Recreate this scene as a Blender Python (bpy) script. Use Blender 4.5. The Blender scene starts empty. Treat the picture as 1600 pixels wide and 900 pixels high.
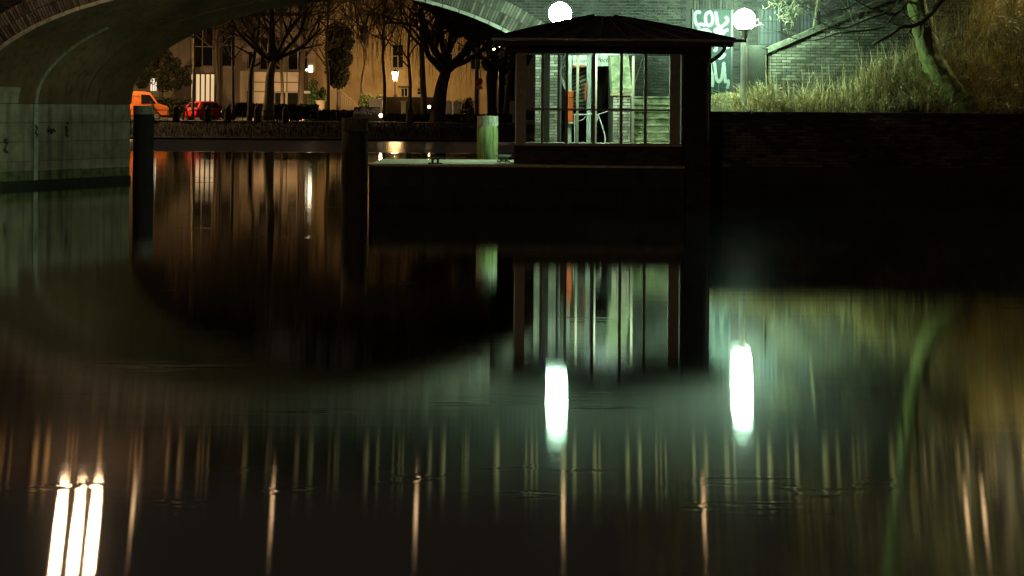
import bpy, math, random
import numpy as np
from mathutils import Vector, Matrix
random.seed(7); np.random.seed(7)
sc = bpy.context.scene
COL = sc.collection
PI = math.pi
H = 2.35            # camera height above the water
F = 2000.0          # focal length in photo pixels
ROLL = math.radians(0.45)
# ------------------------------------------------------------------ camera
cd = bpy.data.cameras.new("camera")
cam = bpy.data.objects.new("camera", cd); COL.objects.link(cam)
cd.sensor_width = 36; cd.lens = 36*F/1600.0
cd.shift_x = 0.0; cd.shift_y = -(450-165)/1600.0
cd.clip_start = 0.1; cd.clip_end = 3000
cam.matrix_world = Matrix.Translation((0, 0, H)) @ Matrix.Rotation(PI/2, 4, 'X') @ Matrix.Rotation(ROLL, 4, 'Z')
sc.camera = cam
# ------------------------------------------------------------------ world: night sky, faint brownish city glow
SUN_EL = math.radians(2.0); SUN_ROT = math.radians(150)
w = bpy.data.worlds.new("World"); sc.world = w; w.use_nodes = True
wn = w.node_tree; wn.nodes.clear()
sky = wn.nodes.new("ShaderNodeTexSky"); sky.sky_type = 'NISHITA'; sky.sun_disc = False
sky.sun_elevation = SUN_EL; sky.sun_rotation = SUN_ROT
mixw = wn.nodes.new("ShaderNodeMix"); mixw.data_type = 'RGBA'; mixw.inputs[0].default_value = 0.85
wn.links.new(sky.outputs[0], mixw.inputs[6]); mixw.inputs[7].default_value = (1.3, 0.95, 0.66, 1)
bgw = wn.nodes.new("ShaderNodeBackground"); bgw.inputs[1].default_value = 0.008
wn.links.new(mixw.outputs[2], bgw.inputs[0])
wo = wn.nodes.new("ShaderNodeOutputWorld"); wn.links.new(bgw.outputs[0], wo.inputs[0])
# ------------------------------------------------------------------ exposure / render settings
sc.view_settings.view_transform = 'Standard'; sc.view_settings.look = 'None'
sc.view_settings.exposure = 0.25; sc.view_settings.gamma = 1.0
sc.render.engine = 'CYCLES'
cy = sc.cycles
cy.use_denoising = True; cy.max_bounces = 5; cy.diffuse_bounces = 2; cy.glossy_bounces = 3
cy.transparent_max_bounces = 12; cy.transmission_bounces = 3; cy.volume_bounces = 0
cy.caustics_reflective = False; cy.caustics_refractive = False
cy.sample_clamp_indirect = 3.0; cy.use_light_tree = True
# ------------------------------------------------------------------ placing: a measured photo point at a known depth
CR, SR = math.cos(ROLL), math.sin(ROLL)
def unroll(px, py):
    dx, dy = px-800.0, py-165.0
    return dx*CR+dy*SR, -dx*SR+dy*CR
def P(px, py, Y):
    a, b = unroll(px, py)
    return Vector((a*Y/F, Y, H-b*Y/F))
def PX(px, Y, py=165): return P(px, py, Y).x
def PZ(px, py, Y): return P(px, py, Y).z
# ------------------------------------------------------------------ materials
def mat(name, col, rough=0.85, var=0.3, scale=4.0, col2=None, metallic=0.0, bump=0.3, bscale=None, island=0.0, stretch=(1,1,1), spec=0.3, streak=0.0):
    m = bpy.data.materials.new(name); m.use_nodes = True
    nt = m.node_tree; b = nt.nodes["Principled BSDF"]
    b.inputs["Roughness"].default_value = rough; b.inputs["Metallic"].default_value = metallic
    b.inputs["Specular IOR Level"].default_value = spec
    N = nt.nodes.new; L = nt.links.new
    geo = N("ShaderNodeNewGeometry")
    mp = N("ShaderNodeMapping"); mp.inputs["Scale"].default_value = stretch
    L(geo.outputs["Position"], mp.inputs[0])
    n1 = N("ShaderNodeTexNoise"); n1.inputs["Scale"].default_value = scale; n1.inputs["Detail"].default_value = 6; n1.inputs["Roughness"].default_value = 0.65
    L(mp.outputs[0], n1.inputs["Vector"])
    if col2 is None: col2 = tuple(c*(1-var) for c in col)
    mr = N("ShaderNodeMapRange"); mr.inputs[1].default_value = 0.35; mr.inputs[2].default_value = 0.65
    L(n1.outputs["Fac"], mr.inputs[0])
    mx = N("ShaderNodeMix"); mx.data_type = 'RGBA'
    L(mr.outputs[0], mx.inputs[0])
    mx.inputs[6].default_value = (*col, 1); mx.inputs[7].default_value = (*col2, 1)
    out = mx.outputs[2]
    if streak > 0:      # rain stains running down
        ms = N("ShaderNodeMapping"); ms.inputs["Scale"].default_value = (3.0, 3.0, 0.12); L(geo.outputs["Position"], ms.inputs[0])
        ns = N("ShaderNodeTexNoise"); ns.inputs["Scale"].default_value = 2.2; ns.inputs["Detail"].default_value = 5; L(ms.outputs[0], ns.inputs["Vector"])
        rs = N("ShaderNodeMapRange"); rs.inputs[1].default_value = 0.48; rs.inputs[2].default_value = 0.68; rs.inputs[3].default_value = 1.0; rs.inputs[4].default_value = 1-streak
        L(ns.outputs["Fac"], rs.inputs[0])
        vm = N("ShaderNodeVectorMath"); vm.operation = 'SCALE'; L(out, vm.inputs[0]); L(rs.outputs[0], vm.inputs["Scale"]); out = vm.outputs[0]
    if island > 0:      # each brick, block or slat its own tone
        oi = N("ShaderNodeObjectInfo")
        ad = N("ShaderNodeMath"); ad.operation = 'ADD'; L(geo.outputs["Random Per Island"], ad.inputs[0]); L(oi.outputs["Random"], ad.inputs[1])
        fr = N("ShaderNodeMath"); fr.operation = 'FRACT'; L(ad.outputs[0], fr.inputs[0])
        ri = N("ShaderNodeMapRange"); ri.inputs[3].default_value = 1-island; ri.inputs[4].default_value = 1+island; L(fr.outputs[0], ri.inputs[0])
        vm = N("ShaderNodeVectorMath"); vm.operation = 'SCALE'; L(out, vm.inputs[0]); L(ri.outputs[0], vm.inputs["Scale"]); out = vm.outputs[0]
    L(out, b.inputs["Base Color"])
    if bump > 0:
        n2 = N("ShaderNodeTexNoise"); n2.inputs["Scale"].default_value = bscale or scale*6; n2.inputs["Detail"].default_value = 4
        L(mp.outputs[0], n2.inputs["Vector"])
        bp = N("ShaderNodeBump"); bp.inputs["Strength"].default_value = bump; bp.inputs["Distance"].default_value = 0.02
        L(n2.outputs["Fac"], bp.inputs["Height"]); L(bp.outputs[0], b.inputs["Normal"])
    return m
def emit(name, col, s):
    m = bpy.data.materials.new(name); m.use_nodes = True
    b = m.node_tree.nodes["Principled BSDF"]
    b.inputs["Base Color"].default_value = (0.5, 0.5, 0.5, 1)
    b.inputs["Emission Color"].default_value = (*col, 1); b.inputs["Emission Strength"].default_value = s
    return m
M = {}
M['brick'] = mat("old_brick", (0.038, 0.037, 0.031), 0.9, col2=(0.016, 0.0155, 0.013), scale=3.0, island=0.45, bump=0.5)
M['brick_pale'] = mat("pale_brick", (0.34, 0.31, 0.26), 0.9, col2=(0.2, 0.17, 0.14), scale=3.0, island=0.45, bump=0.5)
M['stair_coping'] = mat('stair_coping', (0.15, 0.15, 0.105), 0.9, col2=(0.07, 0.075, 0.05), scale=4, bump=0.5, island=0.2)
M['moss_band'] = mat('moss_band', (0.20, 0.22, 0.09), 0.95, col2=(0.07, 0.085, 0.03), scale=5, bump=0.8, streak=0.5)
M['brick_patch'] = mat('efflorescent_brick', (0.095, 0.083, 0.067), 0.9, col2=(0.016, 0.013, 0.010), scale=0.55, island=0.7, bump=0.5)
M['baluster_stone'] = mat('baluster_stone', (0.34, 0.24, 0.13), 0.8, scale=5, bump=0.2)
M['brick_dimmed'] = mat('glare_dimmed_brick', (0.026, 0.026, 0.024), 0.9, col2=(0.013, 0.013, 0.012), scale=3.0, island=0.5, bump=0.5)  # same brick darkened in colour near the door lamp to hold its glare down
M['brick_mid'] = mat('lichen_brick', (0.20, 0.19, 0.14), 0.9, col2=(0.075, 0.075, 0.055), scale=1.3, island=0.45, bump=0.5)
M['voussoir'] = mat('arch_brick', (0.15, 0.135, 0.11), 0.9, col2=(0.08, 0.07, 0.055), scale=3.0, island=0.6, bump=0.6)
M['stone_dim'] = mat('stained_concrete', (0.042, 0.042, 0.031), 0.9, col2=(0.024, 0.025, 0.018), scale=3.5, bump=0.5, streak=0.4)
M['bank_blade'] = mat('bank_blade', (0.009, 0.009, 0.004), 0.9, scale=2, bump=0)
M['added_mercury_street'] = emit('added_mercury_street_lens', (0.62, 1.0, 0.66), 300)  # left from an unseen bridge lamp once added for light, not used
M['assumed_near_street'] = emit('assumed_near_street_lens', (1.0, 0.66, 0.38), 2600)  # for the unseen lamp assumed behind the viewer
M['brick_dark'] = mat("sooty_brick", (0.06, 0.045, 0.033), 0.85, col2=(0.03, 0.023, 0.018), scale=1.2, island=0.5, bump=0.5)
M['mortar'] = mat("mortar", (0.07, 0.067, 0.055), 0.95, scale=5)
M['mortar_dark'] = mat("sooty_dimmed_mortar", (0.035, 0.032, 0.026), 0.95, scale=5)  # also on the right facade, where its darkness stands in for weaker lamplight
M['stone'] = mat("weathered_stone", (0.40, 0.34, 0.22), 0.85, col2=(0.24, 0.2, 0.13), scale=2.5, bump=0.5, island=0.12, streak=0.45)
M['vault'] = mat("vault_concrete", (0.21, 0.115, 0.055), 0.9, col2=(0.12, 0.068, 0.03), scale=0.9, bump=0.4, bscale=9, streak=0.35)
M['pale_stone'] = mat("pale_stone", (0.48, 0.46, 0.38), 0.8, col2=(0.32, 0.31, 0.25), scale=4, bump=0.3, island=0.1)
M['green_stone'] = mat("mossy_stone", (0.42, 0.42, 0.27), 0.9, col2=(0.13, 0.14, 0.08), scale=4.5, bump=0.6)
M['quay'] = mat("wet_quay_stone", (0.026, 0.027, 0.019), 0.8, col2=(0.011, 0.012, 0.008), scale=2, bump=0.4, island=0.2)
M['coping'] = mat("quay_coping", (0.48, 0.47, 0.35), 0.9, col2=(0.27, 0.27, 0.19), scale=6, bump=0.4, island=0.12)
M['roof'] = mat("roofing_felt", (0.045, 0.045, 0.05), 0.75, scale=8, bump=0.5)
M['dark_metal'] = mat("dark_metal", (0.03, 0.03, 0.03), 0.45, scale=12, bump=0.1, spec=0.5)
M['zinc'] = mat("zinc", (0.22, 0.22, 0.21), 0.45, scale=9, metallic=0.6, bump=0.1)
M['frame'] = mat("window_frame_paint", (0.34, 0.31, 0.24), 0.6, scale=7, bump=0.15, spec=0.4)
M['mullion'] = mat("mullion_paint", (0.20, 0.19, 0.14), 0.6, scale=7, bump=0.1, spec=0.4)
M['white'] = mat("white_paint", (0.48, 0.48, 0.45), 0.55, var=0.18, scale=5, bump=0.1)
M['wood_dark'] = mat("tarred_timber", (0.035, 0.028, 0.022), 0.85, scale=5, stretch=(1, 1, 0.12), bump=0.9, bscale=14)
M['wood_green'] = mat("algae_timber", (0.30, 0.36, 0.14), 0.85, col2=(0.05, 0.085, 0.025), scale=12, stretch=(1, 1, 0.1), bump=0.9, bscale=16)
M['wood_cap'] = mat("weathered_pile_cap", (0.46, 0.47, 0.36), 0.8, col2=(0.2, 0.22, 0.15), scale=14, stretch=(1, 1, 0.5), bump=0.5)
M['wood_cap_dark'] = mat("weathered_pile_cap_dark", (0.13, 0.11, 0.08), 0.8, col2=(0.06, 0.05, 0.04), scale=14, stretch=(1, 1, 0.5), bump=0.5)
M['orange'] = mat("orange_plastic", (0.62, 0.10, 0.015), 0.4, var=0.2, scale=6, bump=0.05, spec=0.5)
M['green_door'] = mat("green_door_paint", (0.006, 0.021, 0.016), 0.65, col2=(0.004, 0.013, 0.01), scale=3, bump=0.15)
M['graffiti'] = mat("spray_paint", (0.20, 0.22, 0.20), 0.7, var=0.3, scale=9, bump=0.05)
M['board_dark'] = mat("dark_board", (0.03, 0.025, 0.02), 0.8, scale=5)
M['grass'] = mat("dead_grass", (0.62, 0.54, 0.26), 0.9, col2=(0.36, 0.29, 0.13), scale=2.6, bump=0, island=0.85)
M['dead_leaf'] = mat('dead_leaf', (0.40, 0.30, 0.15), 0.8, col2=(0.16, 0.10, 0.045), scale=6, bump=0, island=0.6)
M['scrub'] = mat('scrub_twig', (0.5, 0.46, 0.28), 0.85, col2=(0.25, 0.22, 0.12), scale=3, bump=0, island=0.6)
M['soil'] = mat("leafy_soil", (0.10, 0.085, 0.045), 1.0, col2=(0.045, 0.04, 0.022), scale=5, bump=1.0, bscale=18)
M['bark_green'] = mat("algae_bark", (0.17, 0.18, 0.05), 0.9, col2=(0.06, 0.062, 0.02), scale=5, stretch=(1, 1, 0.4), bump=1.0, bscale=14)
M['bark'] = mat("bark", (0.065, 0.05, 0.035), 0.9, scale=6, stretch=(1, 1, 0.3), bump=0.5)
M['bark_pale'] = mat("pale_bark", (0.16, 0.14, 0.08), 0.9, scale=4, stretch=(1, 1, 0.3), bump=0.5)
M['twig'] = mat("twig", (0.07, 0.055, 0.035), 0.9, scale=6, bump=0)
M['twig_pale'] = mat("pale_twig", (0.15, 0.15, 0.085), 0.8, scale=6, bump=0)
M['leaf'] = mat("evergreen_leaf", (0.045, 0.085, 0.025), 0.7, col2=(0.02, 0.04, 0.012), scale=2, bump=0, island=0.5)
M['leaf_light'] = mat("bramble_leaf", (0.10, 0.13, 0.06), 0.6, scale=2, bump=0, island=0.5)
M['olive_leaf'] = mat('olive_leaf', (0.22, 0.21, 0.08), 0.8, col2=(0.11, 0.11, 0.04), scale=2, bump=0, island=0.5)
M['pine'] = mat('pine_needles', (0.02, 0.024, 0.01), 0.8, scale=2, bump=0, island=0.5)
M['hedge'] = mat("hedge_leaf", (0.03, 0.035, 0.015), 0.8, scale=2, bump=0, island=0.5)
M['render_warm'] = mat("ochre_render", (0.50, 0.40, 0.24), 0.9, col2=(0.33, 0.25, 0.145), scale=0.3, bump=0.3, bscale=6, streak=0.12)
M['render_beige'] = mat("beige_render", (0.30, 0.25, 0.18), 0.9, col2=(0.2, 0.165, 0.12), scale=0.5, bump=0.3, bscale=6, streak=0.25)
M['slab_beige'] = mat("concrete_cladding", (0.50, 0.42, 0.32), 0.85, var=0.25, scale=0.6, bump=0.2, island=0.08)
M['grey_dark'] = mat("dark_render", (0.10, 0.085, 0.065), 0.9, scale=0.6, bump=0.2)
M['asphalt'] = mat("asphalt", (0.05, 0.048, 0.045), 0.9, scale=3, bump=0.4)
M['paving'] = mat("paving", (0.16, 0.145, 0.12), 0.9, scale=2, bump=0.3)
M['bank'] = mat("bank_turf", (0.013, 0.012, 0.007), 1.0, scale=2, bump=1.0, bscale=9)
M['van'] = mat("orange_van_paint", (0.62, 0.17, 0.04), 0.35, var=0.1, scale=1, bump=0, spec=0.5)
M['red_car'] = mat("red_car_paint", (0.62, 0.012, 0.01), 0.3, var=0.1, scale=1, bump=0, spec=0.5)
M['black_car'] = mat("black_car_paint", (0.025, 0.025, 0.028), 0.25, var=0.1, scale=1, bump=0, spec=0.5)
M['rubber'] = mat("rubber", (0.02, 0.02, 0.02), 0.9, bump=0)
M['rim'] = mat("alloy", (0.5, 0.5, 0.5), 0.35, metallic=0.8, bump=0)
M['car_glass'] = mat("car_glass", (0.012, 0.012, 0.014), 0.025, bump=0, spec=0.6)
M['dark_pane'] = mat("dark_window_pane", (0.015, 0.014, 0.012), 0.015, bump=0, spec=0.6)
M['tail'] = mat("tail_lamp_lens", (0.40, 0.10, 0.05), 0.2, bump=0, spec=0.6)
M['plate'] = mat("plate_white", (0.42, 0.41, 0.37), 0.4, bump=0)
M['ink'] = mat("dark_lettering", (0.02, 0.02, 0.02), 0.7, bump=0)
M['sign_red'] = mat("sign_red", (0.6, 0.12, 0.05), 0.5, bump=0)
M['sign_yellow'] = mat("sign_yellow", (0.7, 0.5, 0.2), 0.5, bump=0)
M['sign_white'] = mat("sign_enamel", (0.75, 0.76, 0.68), 0.5, var=0.15, scale=12, bump=0)
M['globe'] = emit("mercury_globe", (0.58, 1.0, 0.68), 200)
M['globe_door'] = emit('mercury_globe_by_door', (0.58, 1.0, 0.68), 390)
M['assumed_ceiling_lamp'] = emit('assumed_ceiling_lamp_lens', (0.66, 1.0, 0.68), 720)  # for the hidden ceiling light assumed in the pavilion
M['sodium'] = emit("sodium_bulb", (1.0, 0.62, 0.34), 420)
M['added_edge_light'] = emit('added_edge_bulb', (1.0, 0.95, 0.52), 1800)  # for the lamp added out of view beyond the bank
M['sodium_dim'] = emit("sodium_dim_bulb", (1.0, 0.60, 0.28), 14)
M['lantern'] = emit("lantern_glass", (1.0, 0.58, 0.20), 720)
M['street'] = emit("assumed_street_lamp_lens", (1.0, 0.60, 0.26), 6500)  # for the unseen street lamp assumed left of the pier
M['added_flood'] = emit('added_flood_lens', (1.0, 0.62, 0.30), 1250)  # for the unseen lamps added to brighten the concrete building
M['spot'] = emit("ground_spot_lens", (1.0, 0.72, 0.42), 40)
M['lit_window'] = emit("lit_window_pane", (1.0, 0.68, 0.34), 0.62)
M['lit_white'] = emit("cool_lit_pane", (1.0, 0.88, 0.66), 0.9)
M['lit_door'] = emit('lit_door_pane', (1.0, 0.85, 0.6), 7)
M['pane_glow'] = emit("lit_barred_pane", (0.7, 1.0, 0.86), 0.05)  # weak glow in the panes stands in for lamplight reflected by the glass
M['pane_glow'].node_tree.nodes['Principled BSDF'].inputs['Base Color'].default_value = (0.03, 0.04, 0.037, 1)
# clear pane: see-through with real reflections
gp = bpy.data.materials.new("clear_glass"); gp.use_nodes = True
nt = gp.node_tree; nt.nodes.clear()
tr = nt.nodes.new("ShaderNodeBsdfTransparent"); tr.inputs[0].default_value = (0.93, 0.95, 0.93, 1)
gl = nt.nodes.new("ShaderNodeBsdfGlossy"); gl.inputs["Roughness"].default_value = 0.03
fr = nt.nodes.new("ShaderNodeFresnel"); fr.inputs[0].default_value = 1.45
mx = nt.nodes.new("ShaderNodeMixShader"); ou = nt.nodes.new("ShaderNodeOutputMaterial")
nt.links.new(fr.outputs[0], mx.inputs[0]); nt.links.new(tr.outputs[0], mx.inputs[1]); nt.links.new(gl.outputs[0], mx.inputs[2]); nt.links.new(mx.outputs[0], ou.inputs[0])
M['glass'] = gp
# water: dark, mirror-like, slightly smoothed by the long exposure; wind-ruffled strip along the far bank
wm = bpy.data.materials.new("canal_water"); wm.use_nodes = True
nt = wm.node_tree; nt.nodes.clear(); N = nt.nodes.new; L = nt.links.new
b = N("ShaderNodeBsdfAnisotropic"); b.distribution = 'BECKMANN'; b.inputs["Color"].default_value = (1, 1, 1, 1); b.inputs['Anisotropy'].default_value = 0.6
gt = N('ShaderNodeNewGeometry'); tg = N('ShaderNodeVectorMath'); tg.operation = 'MULTIPLY_ADD'; L(gt.outputs['Position'], tg.inputs[0])
tg.inputs[1].default_value = (1e-6, 1e-6, 0); tg.inputs[2].default_value = (1, 0, 0); L(tg.outputs[0], b.inputs['Tangent'])
dk = N("ShaderNodeBsdfDiffuse"); dk.inputs[0].default_value = (0.004, 0.005, 0.003, 1)
fw = N("ShaderNodeFresnel"); fw.inputs[0].default_value = 1.333
fm = N("ShaderNodeMapRange"); fm.inputs[1].default_value = 0.02; fm.inputs[2].default_value = 0.36; fm.inputs[3].default_value = 0.42; fm.inputs[4].default_value = 0.93
L(fw.outputs[0], fm.inputs[0])
mw = N("ShaderNodeMixShader"); L(fm.outputs[0], mw.inputs[0]); L(dk.outputs[0], mw.inputs[1]); 
b2l = N("ShaderNodeBsdfAnisotropic"); b2l.distribution = 'GGX'; b2l.inputs["Color"].default_value = (1, 1, 1, 1); b2l.inputs["Roughness"].default_value = 0.18
ml = N("ShaderNodeMixShader"); ml.inputs[0].default_value = 0.007; L(b.outputs[0], ml.inputs[1]); L(b2l.outputs[0], ml.inputs[2]); L(ml.outputs[0], mw.inputs[2])
wou = N("ShaderNodeOutputMaterial"); L(mw.outputs[0], wou.inputs[0])
geo = N("ShaderNodeNewGeometry"); sep = N("ShaderNodeSeparateXYZ"); L(geo.outputs["Position"], sep.inputs[0])
rr = N("ShaderNodeMapRange"); rr.inputs[1].default_value = 61.5; rr.inputs[2].default_value = 63.5; rr.inputs[3].default_value = 0.0; rr.inputs[4].default_value = 0.36
L(sep.outputs["Y"], rr.inputs[0])
mpb = N("ShaderNodeMapping"); mpb.inputs["Scale"].default_value = (0.006, 0.30, 1.0); L(geo.outputs["Position"], mpb.inputs[0])
nb = N("ShaderNodeTexNoise"); nb.inputs["Scale"].default_value = 1.0; nb.inputs["Detail"].default_value = 3; L(mpb.outputs[0], nb.inputs["Vector"])
rb = N("ShaderNodeMapRange"); rb.inputs[1].default_value = 0.4; rb.inputs[2].default_value = 0.7; rb.inputs[3].default_value = 0.050; rb.inputs[4].default_value = 0.062
L(nb.outputs["Fac"], rb.inputs[0])
ar = N("ShaderNodeMath"); ar.operation = 'ADD'; L(rr.outputs[0], ar.inputs[0]); L(rb.outputs[0], ar.inputs[1]); rn = N("ShaderNodeMapRange"); rn.inputs[1].default_value = 6.0; rn.inputs[2].default_value = 13.0; rn.inputs[3].default_value = 0.026; rn.inputs[4].default_value = 0.0
L(sep.outputs["Y"], rn.inputs[0])
an = N("ShaderNodeMath"); an.operation = 'ADD'; L(ar.outputs[0], an.inputs[0]); L(rn.outputs[0], an.inputs[1]); L(an.outputs[0], b.inputs["Roughness"])
mpr = N("ShaderNodeMapping"); mpr.inputs["Scale"].default_value = (0.02, 3.2, 1.0); L(geo.outputs["Position"], mpr.inputs[0])
nr = N("ShaderNodeTexNoise"); nr.inputs["Scale"].default_value = 1.0; nr.inputs["Detail"].default_value = 2.5; L(mpr.outputs[0], nr.inputs["Vector"])
bp = N("ShaderNodeBump"); bp.inputs["Strength"].default_value = 1.0; bp.inputs["Distance"].default_value = 0.0006

# sparse patches of small ripples that catch the lamps
mq = N("ShaderNodeMapping"); mq.inputs["Scale"].default_value = (1.3, 9.0, 1.0); L(geo.outputs["Position"], mq.inputs[0])
nq = N("ShaderNodeTexNoise"); nq.inputs["Scale"].default_value = 1.0; nq.inputs["Detail"].default_value = 2; L(mq.outputs[0], nq.inputs["Vector"])
mk = N("ShaderNodeMapping"); mk.inputs["Scale"].default_value = (0.28, 1.1, 1.0); mk.inputs["Location"].default_value = (3.3, 1.7, 0); L(geo.outputs["Position"], mk.inputs[0])
nk = N("ShaderNodeTexNoise"); nk.inputs["Scale"].default_value = 1.0; nk.inputs["Detail"].default_value = 2; L(mk.outputs[0], nk.inputs["Vector"])
rk = N("ShaderNodeMapRange"); rk.inputs[1].default_value = 0.635; rk.inputs[2].default_value = 0.74; rk.inputs[3].default_value = 0.0; rk.inputs[4].default_value = 12.0; L(nk.outputs["Fac"], rk.inputs[0])
mm = N("ShaderNodeMath"); mm.operation = 'MULTIPLY'; nqs = N('ShaderNodeMath'); nqs.operation = 'SUBTRACT'; L(nq.outputs['Fac'], nqs.inputs[0]); nqs.inputs[1].default_value = 0.5; L(nqs.outputs[0], mm.inputs[0]); L(rk.outputs[0], mm.inputs[1])
# two narrow bands of wind ripples crossing the near water
sub = N("ShaderNodeMath"); sub.operation = 'SUBTRACT'; L(sep.outputs["Y"], sub.inputs[0]); sub.inputs[1].default_value = 7.85
ab = N("ShaderNodeMath"); ab.operation = 'ABSOLUTE'; L(sub.outputs[0], ab.inputs[0])
r8 = N("ShaderNodeMapRange"); r8.inputs[1].default_value = 0.2; r8.inputs[2].default_value = 0.7; r8.inputs[3].default_value = 1.0; r8.inputs[4].default_value = 0.0; L(ab.outputs[0], r8.inputs[0])
m8 = N("ShaderNodeMapping"); m8.inputs["Scale"].default_value = (1.3, 2.6, 1.0); m8.inputs["Location"].default_value = (0.4, 0, 0); L(geo.outputs["Position"], m8.inputs[0])
n8 = N("ShaderNodeTexNoise"); n8.inputs["Scale"].default_value = 1.0; n8.inputs["Detail"].default_value = 1; L(m8.outputs[0], n8.inputs["Vector"])
k8 = N("ShaderNodeMapRange"); k8.inputs[1].default_value = 0.60; k8.inputs[2].default_value = 0.70; k8.inputs[3].default_value = 0.0; k8.inputs[4].default_value = 4.5; L(n8.outputs["Fac"], k8.inputs[0])
a8 = N("ShaderNodeMath"); a8.operation = 'MULTIPLY'; L(r8.outputs[0], a8.inputs[0]); L(k8.outputs[0], a8.inputs[1])
q8 = N("ShaderNodeMapping"); q8.inputs["Scale"].default_value = (4.5, 11.0, 1.0); L(geo.outputs["Position"], q8.inputs[0])
w8 = N("ShaderNodeTexNoise"); w8.inputs["Scale"].default_value = 1.0; w8.inputs["Detail"].default_value = 1; L(q8.outputs[0], w8.inputs["Vector"])
c8 = N("ShaderNodeMath"); c8.operation = 'MULTIPLY'; w8s = N('ShaderNodeMath'); w8s.operation = 'SUBTRACT'; L(w8.outputs['Fac'], w8s.inputs[0]); w8s.inputs[1].default_value = 0.5; L(w8s.outputs[0], c8.inputs[0]); L(a8.outputs[0], c8.inputs[1])
s8 = N("ShaderNodeMath"); s8.operation = 'ADD'; L(mm.outputs[0], s8.inputs[0]); L(c8.outputs[0], s8.inputs[1])
ma = N("ShaderNodeMath"); ma.operation = 'ADD'; L(nr.outputs["Fac"], ma.inputs[0]); L(s8.outputs[0], ma.inputs[1])
L(ma.outputs[0], bp.inputs["Height"]); L(bp.outputs[0], b.inputs["Normal"])
M['water'] = wm
# ------------------------------------------------------------------ mesh collecting
class MB:
    def __init__(s): s.v = []; s.f = []
    def add(s, vs, fs):
        o = len(s.v); s.v.extend([tuple(v) for v in vs]); s.f.extend([tuple(i+o for i in f) for f in fs]); return s
    def box(s, x0, x1, y0, y1, z0, z1):
        if x0 > x1: x0, x1 = x1, x0
        if y0 > y1: y0, y1 = y1, y0
        if z0 > z1: z0, z1 = z1, z0
        return s.add([(x0,y0,z0),(x1,y0,z0),(x1,y1,z0),(x0,y1,z0),(x0,y0,z1),(x1,y0,z1),(x1,y1,z1),(x0,y1,z1)],
                     [(0,3,2,1),(4,5,6,7),(0,1,5,4),(1,2,6,5),(2,3,7,6),(3,0,4,7)])
    def obox(s, c, u, v, n, su, sv, sn):   # oriented box: centre, three unit axes, three sizes
        c = Vector(c); vs = []
        for k in (-.5, .5):
            for a, b in ((-.5,-.5),(.5,-.5),(.5,.5),(-.5,.5)):
                vs.append(c + u*(a*su) + v*(b*sv) + n*(k*sn))
        return s.add(vs, [(0,3,2,1),(4,5,6,7),(0,1,5,4),(1,2,6,5),(2,3,7,6),(3,0,4,7)])
    def tube(s, pts, rad, n=8, cap=True):
        pts = [Vector(p) for p in pts]
        if not hasattr(rad, '__len__'): rad = [rad]*len(pts)
        o = len(s.v); prev = None
        for i, p in enumerate(pts):
            t = (pts[min(i+1, len(pts)-1)]-pts[max(i-1, 0)])
            t = t.normalized() if t.length > 1e-9 else Vector((0,0,1))
            if prev is None:
                a = t.cross(Vector((0,0,1)) if abs(t.z) < 0.9 else Vector((1,0,0))).normalized()
            else:
                a = prev - t*prev.dot(t)
                a = a.normalized() if a.length > 1e-6 else t.orthogonal().normalized()
            prev = a; b2 = t.cross(a)
            for k in range(n):
                th = 2*PI*k/n
                s.v.append(tuple(p + (a*math.cos(th)+b2*math.sin(th))*rad[i]))
        for i in range(len(pts)-1):
            for k in range(n):
                k2 = (k+1) % n
                s.f.append((o+i*n+k, o+i*n+k2, o+(i+1)*n+k2, o+(i+1)*n+k))
        if cap:
            s.f.append(tuple(o+k for k in reversed(range(n)))); e = o+(len(pts)-1)*n
            s.f.append(tuple(e+k for k in range(n)))
        return s
    def lathe(s, prof, c=(0,0,0), n=24):   # prof: (r, z)
        o = len(s.v)
        for r, z in prof:
            for k in range(n):
                th = 2*PI*k/n
                s.v.append((c[0]+r*math.cos(th), c[1]+r*math.sin(th), c[2]+z))
        for i in range(len(prof)-1):
            for k in range(n):
                k2 = (k+1) % n
                s.f.append((o+i*n+k, o+i*n+k2, o+(i+1)*n+k2, o+(i+1)*n+k))
        s.f.append(tuple(o+k for k in reversed(range(n)))); e = o+(len(prof)-1)*n
        s.f.append(tuple(e+k for k in range(n)))
        return s
    def sphere(s, c, r, n=24, m=14, z0=-1.0):
        prof = []
        for i in range(m+1):
            a = -PI/2 + PI*i/m
            z = math.sin(a)
            if z < z0: continue
            prof.append((max(r*math.cos(a), 0.001), r*z))
        return s.lathe(prof, c, n)
    def prism(s, prof, y0, y1, axis='y'):   # prof (x,z) extruded along y
        n = len(prof)
        if axis == 'y': vs = [(x, y0, z) for x, z in prof]+[(x, y1, z) for x, z in prof]
        else: vs = [(y0, x, z) for x, z in prof]+[(y1, x, z) for x, z in prof]
        fs = [tuple(range(n)), tuple(reversed(range(n, 2*n)))]
        fs += [(i, i+n, (i+1) % n+n, (i+1) % n) for i in range(n)]
        return s.add(vs, fs)
    def build(s, name, m, parent=None, local=False, smooth=False, bevel=0.0):
        me = bpy.data.meshes.new(name)
        vs = s.v
        if parent is not None and not local:
            r = root_loc(parent); vs = [(v[0]-r.x, v[1]-r.y, v[2]-r.z) for v in s.v]
        me.from_pydata(vs, [], s.f)
        if smooth: me.polygons.foreach_set('use_smooth', [True]*len(me.polygons))
        me.update()
        if isinstance(m, str): m = M[m]
        me.materials.append(m)
        o = bpy.data.objects.new(name, me); COL.objects.link(o)
        if parent is not None: o.parent = parent
        if bevel > 0:
            bv = o.modifiers.new("bevel", 'BEVEL'); bv.width = bevel; bv.segments = 2; bv.limit_method = 'ANGLE'
        return o
def root_loc(o):
    l = Vector((0,0,0))
    while o is not None: l = l + o.location; o = o.parent
    return l
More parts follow.
